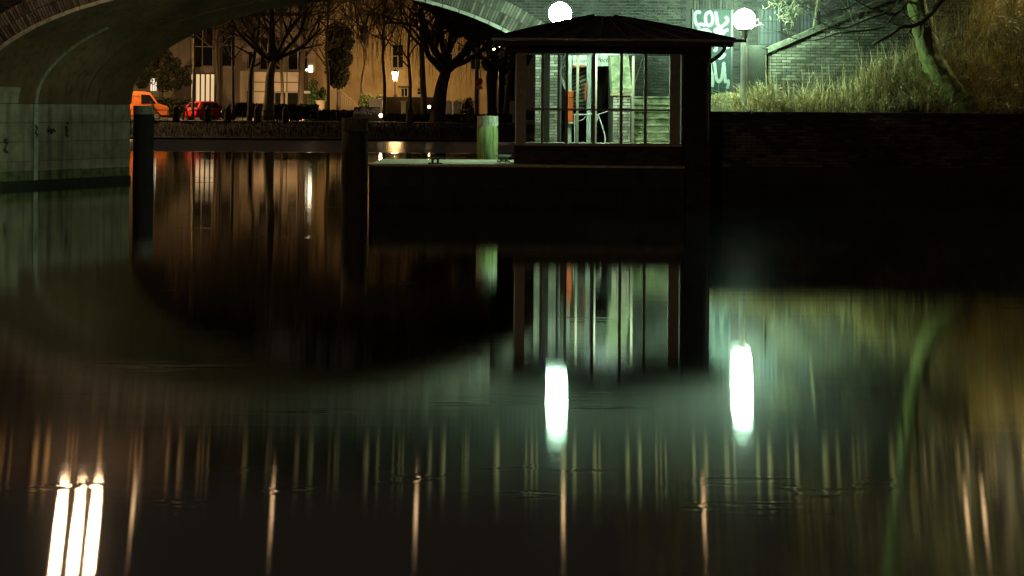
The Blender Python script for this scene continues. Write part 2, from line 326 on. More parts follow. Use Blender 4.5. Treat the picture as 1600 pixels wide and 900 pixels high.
def tag(o, label=None, cat=None, group=None, kind=None):
    if label: o['label'] = label
    if cat: o['category'] = cat
    if group: o['group'] = group
    if kind: o['kind'] = kind
    return o
def thing(name, label, cat, loc=(0,0,0), group=None, rz=0.0):
    o = bpy.data.objects.new(name, None); COL.objects.link(o)
    o.empty_display_size = 0.2; o.location = loc; o.rotation_euler = (0, 0, rz)
    return tag(o, label, cat, group)
def copy_tree(o, parent=None):
    c = o.copy(); COL.objects.link(c)
    if parent is not None: c.parent = parent
    for ch in list(o.children): copy_tree(ch, c)
    return c
def text(name, body, size, loc, m, parent=None, rot=(PI/2, 0, 0), extr=0.004, local=False, shear=0.0):
    cu = bpy.data.curves.new(name, 'FONT'); cu.body = body; cu.size = size; cu.extrude = extr; cu.align_x = 'CENTER'; cu.shear = shear
    t = bpy.data.objects.new("tmp", cu); COL.objects.link(t)
    dg = bpy.context.evaluated_depsgraph_get(); dg.update()
    me = bpy.data.meshes.new_from_object(t.evaluated_get(dg)); bpy.data.objects.remove(t)
    me.name = name; me.materials.clear(); me.materials.append(M[m])
    o = bpy.data.objects.new(name, me); COL.objects.link(o); o.parent = parent
    l = Vector(loc)
    if parent is not None and not local: l = l - root_loc(parent)
    o.location = l; o.rotation_euler = rot
    return o
def catmull(pts, n=6):
    pts = [Vector(p) for p in pts]
    q = [pts[0]*2-pts[1]] + pts + [pts[-1]*2-pts[-2]]; out = []
    for i in range(1, len(q)-2):
        for k in range(n):
            t = k/n; a, b2, c, d = q[i-1], q[i], q[i+1], q[i+2]
            out.append(0.5*((2*b2)+(c-a)*t+(2*a-5*b2+4*c-d)*t*t+(3*b2-a-3*c+d)*t**3))
    out.append(pts[-1]); return out
# brick laying: running bond over one wall face; the nearest / best lit bricks as parts, the rest joined
BW, BH, BJ = 0.238, 0.064, 0.013
brick_mesh_cache = {}
def brick_mesh(mname, w=BW, h=BH, d=0.05):
    k = (mname, round(w,3), round(h,3))
    if k not in brick_mesh_cache:
        mb = MB(); e = 0.004
        mb.add([(-w/2,0.0,-h/2),(w/2,0.0,-h/2),(w/2,0.0,h/2),(-w/2,0.0,h/2),
                (-w/2+e,-d,-h/2+e),(w/2-e,-d,-h/2+e),(w/2-e,-d,h/2-e),(-w/2+e,-d,h/2-e)],
               [(4,5,6,7),(0,1,5,4),(1,2,6,5),(2,3,7,6),(3,0,4,7)])
        me = bpy.data.meshes.new("brick"); me.from_pydata(mb.v, [], mb.f); me.materials.append(M[mname]); brick_mesh_cache[k] = me
    return brick_mesh_cache[k]
def brick_wall(parent, origin, u, length, z0, z1, m, keep=None, score=None, nparts=0, proud=0.014, name='brickwork', rng=random.Random(3)):
    """origin = left foot of the mortar face; u = direction along the wall (horizontal); bricks face u x z."""
    u = Vector(u).normalized(); n = u.cross(Vector((0,0,1))).normalized()
    O = Vector(origin); rows = int((z1-z0)/(BH+BJ)); items = []
    for r in range(rows):
        zc = z0 + (r+.5)*(BH+BJ); off = 0 if r % 2 == 0 else -(BW+BJ)/2
        k = 0
        while True:
            a = off + k*(BW+BJ); e = a+BW; k += 1
            if a >= length: break
            a2, e2 = max(a, 0), min(e, length)
            if e2-a2 < 0.05: continue
            uc = (a2+e2)/2
            if keep and not keep(uc, zc, e2-a2): continue
            items.append((uc, zc, e2-a2))
    if score and nparts: items.sort(key=lambda t: score(t[0], t[1]))
    rl = root_loc(parent); ang = math.atan2(u.y, u.x)
    cnt = 0; mb = MB(); d = 0.03
    for uc, zc, wd in items:
        c = O + u*uc; j = proud + rng.uniform(-.004, .005)
        if cnt < nparts and abs(wd-BW) < 1e-3:
            o = bpy.data.objects.new("brick", brick_mesh(m)); COL.objects.link(o); o.parent = parent
            p = Vector((c.x, c.y, zc)) + n*(j-0.05)
            o.location = p - rl; o.rotation_euler = (0, rng.uniform(-.006,.006), ang); cnt += 1
        else:
            e = 0.004; w2, h2 = wd/2, BH/2
            vs = []
            for (dd, ee) in ((-0.02, 0), (j, e)):
                for sx, sz in ((-1,-1),(1,-1),(1,1),(-1,1)):
                    vs.append(c + u*(sx*(w2-ee)) + n*dd + Vector((0,0,zc-c.z+sz*(h2-ee))))
            mb.add(vs, [(4,5,6,7),(0,1,5,4),(1,2,6,5),(2,3,7,6),(3,0,4,7)])
    if mb.f:
        o = mb.build(name, m, parent); o['kind'] = 'stuff'
    return cnt
# ================================================================== SETTING
mb = MB(); mb.add([(-160,-6,0),(160,-6,0),(160,84,0),(-160,84,0)], [(0,1,2,3)])
tag(mb.build('water', 'water'), 'dark still canal water mirroring the lamps', None, None, 'structure')
mb = MB().box(-60, 60, -40, -3.5, -1.0, 0.75)
tag(mb.build('near_bank', 'paving'), 'low paved bank on the near side of the canal', None, None, 'structure')
YB = 82.5
mb = MB(); xs = [-300,-40,-20,0,20,40,300]; pr = [(YB,-.6),(YB,0.12),(YB+1.5,0.35),(YB+4.5,0.85),(YB+6,1.0)]
vs = [(x, y, z) for x in xs for y, z in pr]; k = len(pr)
mb.add(vs, [(i*k+j, (i+1)*k+j, (i+1)*k+j+1, i*k+j+1) for i in range(len(xs)-1) for j in range(k-1)])
tag(mb.build('far_bank', 'bank'), 'dark grassy bank across the canal', None, None, 'structure')
mb = MB().add([(-300,YB+5.9,1.0),(300,YB+5.9,1.0),(300,700,1.0),(-300,700,1.0)], [(0,1,2,3)])
tag(mb.build('ground', 'bank'), None, None, None, 'structure')
mb = MB().add([(-120,92,1.012),(120,92,1.012),(120,104,1.012),(-120,104,1.012)], [(0,1,2,3)])
tag(mb.build('road', 'asphalt'), None, None, None, 'structure')
mb = MB().box(-120,120,104,107,0.9,1.13).box(-120,120,89.5,92,0.9,1.12)
tag(mb.build('pavement', 'paving'), None, None, None, 'structure')
# ================================================================== BRIDGE
Y0, Y1 = 34.0, 38.25
K0 = F/Y0
CX0, AX, RZ, ZS = -380/K0, 468/K0, 3.25, 2.30
CX1, XR1 = CX0+3.0, CX0+AX+0.04
def arc_near(th): return (CX0+AX*math.cos(th), ZS+RZ*math.sin(th))
def arc_far(th):
    c = math.cos(th); return (CX1 + (AX if c < 0 else XR1-CX1)*c, ZS+RZ*math.sin(th))
bridge = thing('brick_bridge', 'old brick arch bridge spanning the canal behind the waiting pavilion', 'bridge', (CX0, Y0, 0))
XL, XRR, ZT = -24.0, 15.0, 6.7
NA = 72
def spandrel(y, arc, flip):
    mb = MB(); ths = [PI - PI*i/NA for i in range(NA+1)]
    pts = [arc(t) for t in ths]
    for i in range(NA):
        (xa, za), (xb, zb) = pts[i], pts[i+1]
        q = [(xa,y,za),(xb,y,zb),(xb,y,ZT),(xa,y,ZT)]
        mb.add(q, [(0,1,2,3)])
    return mb, pts
# near face: mortar face with openings at the arch and the alcove
ALX0, ALX1, ALZ = 1.60, 2.66, 3.85
mb, npts = spandrel(Y0+0.012, arc_near, False)
xl, xr = npts[0][0], npts[-1][0]
yy = Y0+0.012
for (a, b2, z0, z1) in ((XL, xl, -1, ZT), (xr, ALX0, -1, ZT), (ALX0, ALX1, ALZ, ZT), (ALX0, ALX1, -1, 0.98), (ALX1, 4.45, -1, ZT)):
    mb.add([(a,yy,z0),(b2,yy,z0),(b2,yy,z1),(a,yy,z1)], [(0,1,2,3)])
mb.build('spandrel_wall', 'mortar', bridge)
MB().add([(4.45,yy,-1),(XRR,yy,-1),(XRR,yy,ZT),(4.45,yy,ZT)], [(0,1,2,3)]).build('dimmed_wall', 'mortar_dark', bridge)  # facade mortar darkened here in colour, standing in for softer lamplight
mb2, fpts = spandrel(Y1, arc_far, True)
for (a, b2) in ((XL, fpts[0][0]), (fpts[-1][0], XRR)):
    mb2.add([(a,Y1,-1),(b2,Y1,-1),(b2,Y1,ZT),(a,Y1,ZT)], [(0,1,2,3)])
mb2.build('far_wall', 'brick_dark', bridge)
mb = MB().box(XL, XRR, Y0+0.02, Y1-0.01, ZT-0.25, ZT-0.001)
mb.build('deck', 'asphalt', bridge)
# end masses
MB().box(XL-0.3, XL, Y0, Y1, -1, ZT).build('end_wall', 'brick_dark', bridge); MB().box(XRR, XRR+.3, Y0, Y1, -1, ZT).build('end_wall', 'brick_dark', bridge)
# alcove (dark passage beside the arch)
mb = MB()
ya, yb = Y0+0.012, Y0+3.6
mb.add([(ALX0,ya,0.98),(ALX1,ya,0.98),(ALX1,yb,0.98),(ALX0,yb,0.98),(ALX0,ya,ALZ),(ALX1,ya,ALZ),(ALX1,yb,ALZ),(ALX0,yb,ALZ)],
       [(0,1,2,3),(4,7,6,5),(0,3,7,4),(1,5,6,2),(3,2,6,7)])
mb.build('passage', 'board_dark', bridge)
# vault
mb = MB(); S = 10
for i in range(NA+1):
    th = PI-PI*i/NA; a, f = arc_near(th), arc_far(th)
    for j in range(S+1):
        t = j/S; mb.v.append((a[0]+(f[0]-a[0])*t, Y0+0.012+(Y1-Y0-0.012)*t, a[1]))
for i in range(NA):
    for j in range(S):
        p = i*(S+1)+j; mb.f.append((p, p+1, p+S+2, p+S+1))
mb.build('vault', 'vault', bridge, smooth=True)
# impost and rib strips on the vault
def vault_pt(th, t, inset):
    a, f = arc_near(th), arc_far(th)
    x, y, z = a[0]+(f[0]-a[0])*t, Y0+(Y1-Y0)*t, a[1]
    nx, nz = -math.cos(th)/AX, -math.sin(th)/RZ; l = math.hypot(nx, nz)
    return Vector((x+nx/l*inset, y, z+nz/l*inset))
def vault_strip(name, m, th0, th1, t0, t1, thick, n):
    mb = MB(); o = []
    for i in range(n+1):
        th = th0+(th1-th0)*i/n
        for (t, d) in ((t0, -.02), (t0, thick), (t1, thick), (t1, -.02)): o.append(vault_pt(th, t, d))
    fs = []
    for i in range(n):
        for k in range(3): fs.append((i*4+k, i*4+k+1, i*4+k+5, i*4+k+4))
    fs += [(0,3,2,1), (n*4, n*4+1, n*4+2, n*4+3)]
    mb.add(o, fs); return mb.build(name, m, bridge)
thi = PI-math.asin(0.14)
vault_strip('impost_block', 'stone', PI-0.002, thi, 0.003, 0.27, 0.05, 3)
vault_strip('impost_block', 'vault', PI-0.002, thi, 0.775, 0.998, 0.05, 3)
vault_strip('vault_rib', 'stone', PI-0.002, PI-0.72, 0.375, 0.392, 0.035, 14)
vault_strip('vault_rib', 'vault', PI-0.002, PI-1.2, 0.70, 0.712, 0.03, 14)
# pier of stone blocks under the left springing
dv = Vector((CX1-CX0, Y1-Y0, 0)); PL = dv.length; du = dv.normalized()
A0 = Vector((npts[0][0], Y0, 0)); nrm = Vector((du.y, -du.x, 0))
mb = MB(); q = A0 - nrm*0.03
mb.add([q+Vector((0,0,-1)), q+dv+Vector((0,0,-1)), q+dv+Vector((0,0,ZS)), q+Vector((0,0,ZS))], [(0,1,2,3)])
mb.build('pier_core', 'mortar_dark', bridge)
rows = [(-0.8, 0.17), (0.172, 0.42), (0.43, 0.70), (0.71, 1.235), (1.247, 1.765), (1.777, ZS-0.012)]
rg = random.Random(5)
for r, (za, zb) in enumerate(rows):
    cuts = [0, PL*.41, PL] if r % 2 else [0, PL*.19, PL*.66, PL]
    for a, b2 in zip(cuts[:-1], cuts[1:]):
        j = rg.uniform(0, .006) + (0.05 if r == 0 else 0)
        c = A0 + du*((a+b2)/2) + Vector((0,0,(za+zb)/2)) + nrm*(j/2-0.02)
        m2 = 'quay' if r == 0 else ('moss_band' if r == 1 else 'stone')
        MB().obox(c, du, Vector((0,0,1)), nrm, (b2-a)-0.005, zb-za, 0.06+j).build('stone_block', m2, bridge, bevel=0.006)
c = A0 + du*(PL*.383) + nrm*0.025 + Vector((0,0,1.15))
MB().obox(c, du, Vector((0,0,1)), nrm, 0.13, 2.28, 0.04).build('pale_pilaster', 'pale_stone', bridge)
def vtag(strokes, kk):
    for s in strokes:
        vs = []
        for (tt, zz) in s:
            sn = (zz-ZS)/RZ; th = PI-math.asin(sn); p = vault_pt(th, tt, .006+.0004*kk); d = Vector((0,0,.02)); vs += [p-d-du*.012, p+d+du*.012]
        MB().add(vs, [(2*i, 2*i+1, 2*i+3, 2*i+2) for i in range(len(s)-1)]).build('spray_tag', 'ink', bridge)
vtag([[(.60,3.02),(.605,3.18),(.615,3.28),(.625,3.12),(.63,3.05)], [(.635,3.1),(.645,3.25),(.655,3.1),(.665,3.22),(.675,3.08)]], 0)
def ptag(pts):
    vs = []
    for s_, z in pts:
        p = A0+du*(PL*s_)+nrm*.062+Vector((0,0,z)); vs += [p-du*.025-Vector((0,0,.012)), p+du*.025+Vector((0,0,.012))]
    MB().add(vs, [(2*i, 2*i+1, 2*i+3, 2*i+2) for i in range(len(pts)-1)]).build('spray_tag', 'ink', bridge)
ptag([(.572,1.78),(.58,1.72),(.568,1.66),(.575,1.55),(.57,1.42),(.58,1.36)])
ptag([(.378,1.7),(.388,1.6),(.376,1.5),(.39,1.42),(.38,1.36)])
ptag([(.20,1.35),(.21,1.2),(.195,1.05),(.215,.95)])
ptag([(.46,1.66),(.455,1.52),(.47,1.6),(.475,1.45),(.485,1.6),(.50,1.5)])
# arch ring: voussoirs in two rings and pale stone lip along the edge
def perp(th):
    nx, nz = math.cos(th)/AX, math.sin(th)/RZ; l = math.hypot(nx, nz); return Vector((nx/l, 0, nz/l))
th = 0.0; ths = []
while th < PI:
    ths.append(th)
    ds = math.hypot(AX*math.sin(th), RZ*math.cos(th)); th += 0.078/ds
vs_parts = 0; mbv = MB(); rg = random.Random(9)
for i, th in enumerate(ths):
    x, z = arc_near(th); n = perp(th); t = Vector((-n.z, 0, n.x))
    for ring in (0, 1):
        c = Vector((x, 0, z)) + n*(0.09 + 0.16 + ring*0.335); c.y = Y0+0.012-0.02-rg.uniform(0, .008)
        wdt = 0.058 if ring == 0 else 0.063
        if ring == 0 and z < 5.35 and x > -14.0:
            m0 = MB().obox(c, t, n, Vector((0,1,0)), wdt, 0.315, 0.05); m0.build('voussoir', 'voussoir', bridge); vs_parts += 1
        else: mbv.obox(c, t, n, Vector((0,1,0)), wdt, 0.315, 0.05)
o = mbv.build('voussoir_course', 'voussoir', bridge); o['kind'] = 'stuff'
# lip
npiece = 46
for i in range(npiece):
    t0 = PI*i/npiece+0.002; t1 = PI*(i+1)/npiece-0.002
    vs = []
    for k in range(4):
        tt = t0+(t1-t0)*k/3; x, z = arc_near(tt); n = perp(tt); jj = rg.uniform(0, .006)
        for d, y in ((-.012-jj, Y0-0.05-jj), (0.075, Y0-0.05-jj), (0.075, Y0+0.05), (-.012-jj, Y0+0.05)):
            vs.append((x+n.x*d, y, z+n.z*d))
    fs = [(k*4+e, k*4+(e+1) % 4, k*4+4+(e+1) % 4, k*4+4+e) for k in range(3) for e in range(4)]
    fs += [(0,1,2,3), (12,15,14,13)]
    MB().add(vs, fs).build('arch_lip_stone', 'pale_stone', bridge)
# openings in the right facade: barred windows, graffiti door
DX0, DX1 = PX(1083, Y0), PX(1141, Y0); DZ0, DZ1 = PZ(1112, 148, Y0), PZ(1112, 15, Y0)
W = [(PX(1186, Y0), PX(1218, Y0), PZ(1200, 70, Y0), PZ(1200, 15, Y0)), (PX(1248, Y0), PX(1276, Y0), PZ(1262, 62, Y0), PZ(1262, 16, Y0))]
holes = [(DX0-.02, DX1+.02, DZ0-.1, DZ1+.27)] + [(a-.03, b2+.03, c-.03, d+.03) for a, b2, c, d in W] + [(ALX0-.02, ALX1+.02, 0.5, ALZ+.02)]
def fkeep(uc, zc, wd):
    x = XL+uc
    for xx in (x-wd/2, x+wd/2):
        ex = (xx-CX0)/(AX+.76); ez = (zc-ZS)/(RZ+.76)
        if zc > ZS-0.05 and ex*ex+ez*ez < 1.0: return False
        if zc <= ZS and -AX-.1 < xx-CX0 < AX+.1: return False
    for a, b2, c, d in holes:
        if a < x+wd/2 and b2 > x-wd/2 and c < zc+.03 and d > zc-.03: return False
    return True
def fscore(uc, zc):
    x = XL+uc
    vis = zc < 5.15 and (x < -9.5 or 1.0 < x < 9.0)
    best = min(math.hypot((x-2.9)*.55, (zc-4.95)), math.hypot(x-6.0, zc-4.4)*.9, math.hypot(x-3.8, zc-3.2)*1.1)
    return best + (0 if vis else 100)
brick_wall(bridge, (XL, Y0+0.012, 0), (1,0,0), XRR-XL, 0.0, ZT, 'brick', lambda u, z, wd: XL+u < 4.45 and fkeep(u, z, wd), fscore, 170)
brick_wall(bridge, (XL, Y0+0.012, 0), (1,0,0), XRR-XL, 0.0, ZT, 'brick_dimmed', lambda u, z, wd: XL+u >= 4.45 and fkeep(u, z, wd), fscore, 120, name='dimmed_brickwork')  # right part of the facade in the darker copy, against the lamp glare
# soldier course over the door
mb = MB(); x = DX0; i = 0
while x < DX1-0.05:
    MB().box(x, x+.062, Y0-0.01-rg.uniform(0,.005), Y0+0.03, DZ1+.012, DZ1+.255).build('soldier_brick', 'brick', bridge); x += .076
dr = MB().box(DX0, DX1, Y0-0.015, Y0+0.05, DZ0, DZ1).build('steel_door', 'green_door', bridge)
mb = MB().box(DX0-.05, DX0-.003, Y0-0.035, Y0+0.04, DZ0, DZ1+.0).box(DX1+.003, DX1+.05, Y0-0.035, Y0+.04, DZ0, DZ1)
mb.build('door_frame', 'dark_metal', dr)
STROKES = [
 [(150,122),(118,112),(94,140),(98,190),(112,232),(150,228),(196,238)],
 [(225,112),(196,140),(196,205),(222,240),(256,215),(258,150),(236,112),(222,112)],
 [(288,108),(298,165),(306,225),(330,252),(362,238),(396,205),(398,178),(376,158)],
 [(112,262),(132,262),(110,300),(128,305)],
 [(150,318),(160,285),(205,280),(244,312)],[(172,300),(210,305)],
 [(300,330),(282,285),(322,270),(362,300),(350,330)],[(300,300),(340,318)],[(362,312),(380,290),(408,274)],
 [(268,415),(290,422),(294,462),(270,482)],
 [(362,412),(402,412),(408,440),(372,446)],
 [(292,535),(330,545),(362,525),(376,496)],
 [(236,575),(240,640),(255,700),(262,770),(248,800)],[(250,575),(275,590),(285,650),(292,720),(312,765),(342,740),(356,660),(364,580)],
 [(364,580),(368,650),(376,730),(382,780)],[(404,745),(408,790),(396,830)],[(236,740),(246,790),(270,810)]]
for s in STROKES:
    pts = catmull([P(1070+a/6.0, b2/6.0, Y0) for a, b2 in s], 5)
    mb = MB(); vs = []
    for i, p in enumerate(pts):
        t = pts[min(i+1, len(pts)-1)]-pts[max(i-1, 0)]; t.y = 0; t.normalize(); n = Vector((-t.z, 0, t.x))
        wd = 0.042*(0.55 if i in (0, len(pts)-1) else 1)*rg.uniform(.88, 1.1)
        for q2, yq in ((p+n*wd, Y0-.019), (p-n*wd, Y0-.019)): vs.append((q2.x, yq-0.0002*(STROKES.index(s)), q2.z))
    mb.add(vs, [(2*i, 2*i+1, 2*i+3, 2*i+2) for i in range(len(pts)-1)])
    mb.build('graffiti_stroke', 'graffiti', dr)
for (a, b2, c, d) in W:
    wf = MB().box(a-.03, a+.02, Y0-.02, Y0+.05, c-.03, d+.03).box(b2-.02, b2+.03, Y0-.02, Y0+.05, c-.03, d+.03).box(a+.022, b2-.022, Y0-.018, Y0+.05, c-.03, c+.02).box(a+.022, b2-.022, Y0-.018, Y0+.05, d-.02, d+.03).build('barred_window', 'dark_metal', bridge)
    nb2 = 5
    for i in range(1, nb2): MB().box(a+(b2-a)*i/nb2-.008, a+(b2-a)*i/nb2+.008, Y0-.014, Y0+.006, c+.021, d-.021).build('window_bar', 'dark_metal', wf)
    for i in (1, 2): MB().box(a+.021, b2-.021, Y0-.0135, Y0+.0065, c+(d-c)*i/3-.01, c+(d-c)*i/3+.01).build('glazing_bar', 'dark_metal', wf)
    MB().box(a+.0, b2-.0, Y0+.0065, Y0+.0105, c, d).build('pane', 'pane_glow', wf)
# brick buttress standing in front of the right springing
bx0, bx1 = PX(836, 33.2), PX(877, 33.2)
MB().box(bx0, bx1, 33.22, 33.99, -0.5, 3.95).build('buttress_core', 'mortar', bridge)
brick_wall(bridge, (bx0, 33.22, 0), (1,0,0), bx1-bx0, 0.98, 3.95, 'brick_pale', None, None, 0, name='buttress_brickwork')
# parapet with pale balusters above the string course (mirrored in the water)
MB().box(XL, XRR, Y0-0.06, Y0+0.35, ZT+.002, ZT+0.1).build('string_course', 'brick_dark', bridge)
MB().box(XL, XRR, Y0+0.09, Y0+0.25, ZT+0.102, ZT+0.86).build('parapet_wall', 'brick_dark', bridge)
MB().box(XL, XRR, Y0-0.05, Y0+0.36, ZT+0.862, ZT+1.0).build('parapet_coping', 'brick_dark', bridge)
bal = None
def baluster_at(x, r):
    global bal
    if bal is None:
        mbb = MB().lathe([(0.07,0),(0.07,.05),(0.045,.1),(0.075,.3),(0.045,.62),(0.07,.7),(0.07,.758)], (0,0,0), 10)
        bal = mbb.build('baluster', 'baluster_stone', bridge, local=True); o = bal
    else:
        o = bal.copy(); COL.objects.link(o)
    o.location = Vector((x, Y0+0.02, ZT+0.103)) - root_loc(bridge); o.scale = (r, r, 1)
per = 103/K0
n0 = -9
rg = random.Random(64)
for n in range(n0, 16):
    for off, r in ((58, 1.2), (77, 1.1), (106, .45), (113, .5), (120, .45)):
        x = (off+rg.uniform(-3, 3)-800+103*n)/K0; r *= rg.uniform(.55, 1.1)
        if rg.random() < .06: continue
        if XL+.2 < x < XRR-.2: baluster_at(x, r)
# ================================================================== LAMPS ON THE BRIDGE
def bridge_lamp(x, y, z, globes, m, label, r=0.2):
    t = thing('bridge_lamp', label, 'lamp', (x, Y0+0.16, ZT+1.0), 'lamps along the bridge parapet')
    zt = z-(ZT+1.0)
    MB().lathe([(0.12,0),(0.12,.12),(0.06,.2),(0.045,zt*.6),(0.04,zt-r-.06)], (0,0,0), 12).build('lamp_post', 'dark_metal', t, local=True)
    dy = y-(Y0+.16)
    for dx, dz in globes:
        MB().tube([(0,0,zt-r-.25),(dx*.5,dy*.6,zt-r-.12),(dx,dy,zt-r-.1+dz),(dx,dy,zt-r+.01+dz)], .025, 6).build('arm', 'dark_metal', t, local=True)
        MB().sphere((dx,dy,zt+dz), r, 16, 10).build('globe', m, t, local=True)
    return t
bridge_lamp(PX(124, 33.2), 33.2, 8.9, [(-.45,-.05),(0,0.05),(.44,-.05)], 'sodium', 'three globe street lamp on the bridge parapet, brightest reflection in the water', .125)
for px, lab in ((213, 'single small bridge lamp next to the three globe lamp'), (430, 'single small bridge lamp over the middle of the arch'), (655, 'single small bridge lamp over the right half of the arch'), (885, 'single small bridge lamp above the pavilion roof'), (1105, 'single small bridge lamp above the graffiti door')):
    bridge_lamp(PX(px, 33.4), 33.4, 8.2, [(0,0)], 'sodium_dim', lab, 0.05)
bridge_lamp(PX(1530, 33.4), 33.4, 8.3, [(-.22,0),(.22,-.1)], 'sodium_dim', 'twin globe lamp on the bridge parapet above the bank', 0.05)
bridge_lamp(PX(1690, 33.3), 33.3, 8.6, [(0,0)], 'added_edge_light', 'unseen globe lamp added on the bridge parapet to light the right end of the bank', 0.15)  # lamp added out of view to brighten the right end of the bank
# ================================================================== QUAY / LANDING STAGE
YQ = 29.4; ZQ = 0.985
QX0, QX1 = PX(577, YQ), 3.98
quay = thing('landing_stage', 'low stone landing stage carrying the glazed waiting pavilion', 'landing stage', (0.5, YQ, 0))
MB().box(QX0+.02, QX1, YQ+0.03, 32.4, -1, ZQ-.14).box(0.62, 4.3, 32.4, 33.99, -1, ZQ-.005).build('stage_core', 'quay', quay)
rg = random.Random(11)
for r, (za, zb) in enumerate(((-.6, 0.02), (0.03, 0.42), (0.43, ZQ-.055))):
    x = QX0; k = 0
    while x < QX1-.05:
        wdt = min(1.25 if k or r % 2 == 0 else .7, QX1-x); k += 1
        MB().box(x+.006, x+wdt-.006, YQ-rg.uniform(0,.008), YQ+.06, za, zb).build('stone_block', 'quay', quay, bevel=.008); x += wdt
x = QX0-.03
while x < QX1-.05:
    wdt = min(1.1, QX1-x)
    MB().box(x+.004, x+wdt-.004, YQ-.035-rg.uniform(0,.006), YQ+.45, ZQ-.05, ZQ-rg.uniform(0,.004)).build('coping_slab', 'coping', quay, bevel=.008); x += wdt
xx = QX0
while xx < QX1-.05:
    w1 = min(1.0, QX1-xx); yq = YQ+.456
    while yq < 32.35:
        h1 = min(.98, 32.4-yq)
        MB().box(xx+.004, xx+w1-.004, yq+.004, yq+h1-.004, ZQ-.148, ZQ-.004-rg.uniform(0,.006)).build('paving_slab', 'coping', quay); yq += h1
    xx += w1
# mooring cleats
def cleat(px, py, Y, label):
    p = P(px, py, Y); t = thing('mooring_cleat', label, 'cleat', (p.x, Y, ZQ))
    MB().box(-.16,.16,-.07,.07,-.003,.025).build('base_plate', 'dark_metal', t, local=True)
    MB().tube([(-.06,0,.02),(-.06,0,.12)], .028, 8).tube([(.06,0,.02),(.06,0,.12)], .028, 8).build('stem', 'dark_metal', t, local=True)
    MB().tube([(-.2,0,.15),(-.1,0,.13),(.1,0,.13),(.2,0,.15)], [.02,.034,.034,.02], 8).build('horn', 'zinc', t, local=True)
cleat(680, 250, 29.75, 'dark iron mooring cleat out on the empty part of the landing stage')
cleat(787, 249, 31.2, 'mooring cleat beside the foot of the green timber post')
# piles
def pile(name, px0, px1, pytop, Y, zfoot, m, mcap, label, caph):
    a, b2 = P(px0, pytop, Y), P(px1, pytop, Y); r = (b2.x-a.x)/2; cx = (a.x+b2.x)/2; zt = a.z
    t = thing(name, label, 'post', (cx, Y, zfoot)); rg = random.Random(int(px0)); n = 22
    def ring(z, s): return [(cx+r*s*(1+.035*math.sin(5*k*2*PI/n+px0)+rg.uniform(-.02,.02))*math.cos(2*PI*k/n), Y+r*s*math.sin(2*PI*k/n), z) for k in range(n)]
    def body(z0, z1, s0, s1, steps):
        mb = MB(); 
        for i in range(steps+1): mb.v += ring(z0+(z1-z0)*i/steps, s0+(s1-s0)*i/steps)
        for i in range(steps):
            for k in range(n): mb.f.append((i*n+k, i*n+(k+1)%n, (i+1)*n+(k+1)%n, (i+1)*n+k))
        mb.f.append(tuple(range(steps*n, steps*n+n))); return mb
    body(zfoot, zt-caph, 1.02, 0.985, 6).build('shaft', m, t, smooth=True)
    body(zt-caph+.002, zt, 1.0, 1.0, 2).build('pile_cap', mcap, t, smooth=False)
    return t
pile('timber_pile', 209, 240, 165, 39.0, -1.2, 'wood_dark', 'wood_cap', 'tall dark timber pile with a pale cap beside the far end of the bridge pier', 0.26)
pile('timber_pile', 534, 575, 184, 28.9, -1.2, 'wood_dark', 'wood_cap_dark', 'thick black timber pile rising from the water at the landing stage corner', 0.3)
pile('mooring_post', 746, 779, 181, 32.9, -1.2, 'wood_green', 'wood_cap', 'green lit timber mooring post with pale worn top behind the landing stage', 0.26)
# ================================================================== PAVILION
YF, YBK = 30.0, 30.95
pav = thing('waiting_pavilion', 'small glazed waiting pavilion with low hipped roof and brick base', 'pavilion', (2.0, YF, ZQ))
def fx(px): return PX(px, YF, 160)
ZSILL, ZHEAD, ZEAVE = PZ(930, 224, YF), PZ(930, 83.5, YF), 3.90
PXL, PXR = fx(804), fx(1066)
# parapet bricks
MB().box(PXL, PXR, YF+.012, YF+.26, ZQ+.001, ZSILL-.07).build('parapet_core', 'mortar_dark', pav)
brick_wall(pav, (PXL, YF+.012, 0), (1,0,0), PXR-PXL, ZQ+.01, ZSILL-.07, 'brick_dark', None, lambda u, z: abs(u-1.9)-z, 100, name='parapet_brickwork')
MB().box(PXL, PXL+.25, YF+.265, YBK, ZQ+.001, ZSILL-.07).build('side_parapet', 'brick_dark', pav)
MB().box(PXL-.03, PXR+.02, YF-.05, YF+.27, ZSILL-.068, ZSILL).build('window_sill', 'frame', pav, bevel=.008)
posts = [(806.5, 822), (1047, 1063)]
for a, b2 in posts: MB().box(fx(a), fx(b2), YF+.02, YF+.16, ZSILL+.001, ZHEAD).build('corner_post', 'frame', pav, bevel=.006)
mull = [847.5, 885.5, 928, 971, 1009]
for m1 in mull: MB().box(fx(m1)-.033, fx(m1)+.033, YF+.04, YF+.12, ZSILL+.001, ZHEAD).build('mullion', 'mullion', pav)
zr = PZ(930, 171.5, YF); xs = [fx(822)] + [fx(m1) for m1 in mull] + [fx(1047)]
for a, b2 in zip(xs[:-1], xs[1:]):
    a2 = a+(.034 if a != xs[0] else .001); b3 = b2-(.034 if b2 != xs[-1] else .001)
    MB().box(a2, b3, YF+.05, YF+.11, zr-.025, zr+.025).build('glazing_bar', 'mullion', pav)
    MB().box(a2, b3, YF+.078, YF+.083, ZSILL+.002, zr-.026).build('pane', 'glass', pav)
    MB().box(a2, b3, YF+.078, YF+.083, zr+.026, ZHEAD-.002).build('pane', 'glass', pav)
MB().box(PXL, PXR, YF, YF+.2, ZHEAD+.001, ZEAVE-.06).build('head_beam', 'roof', pav)
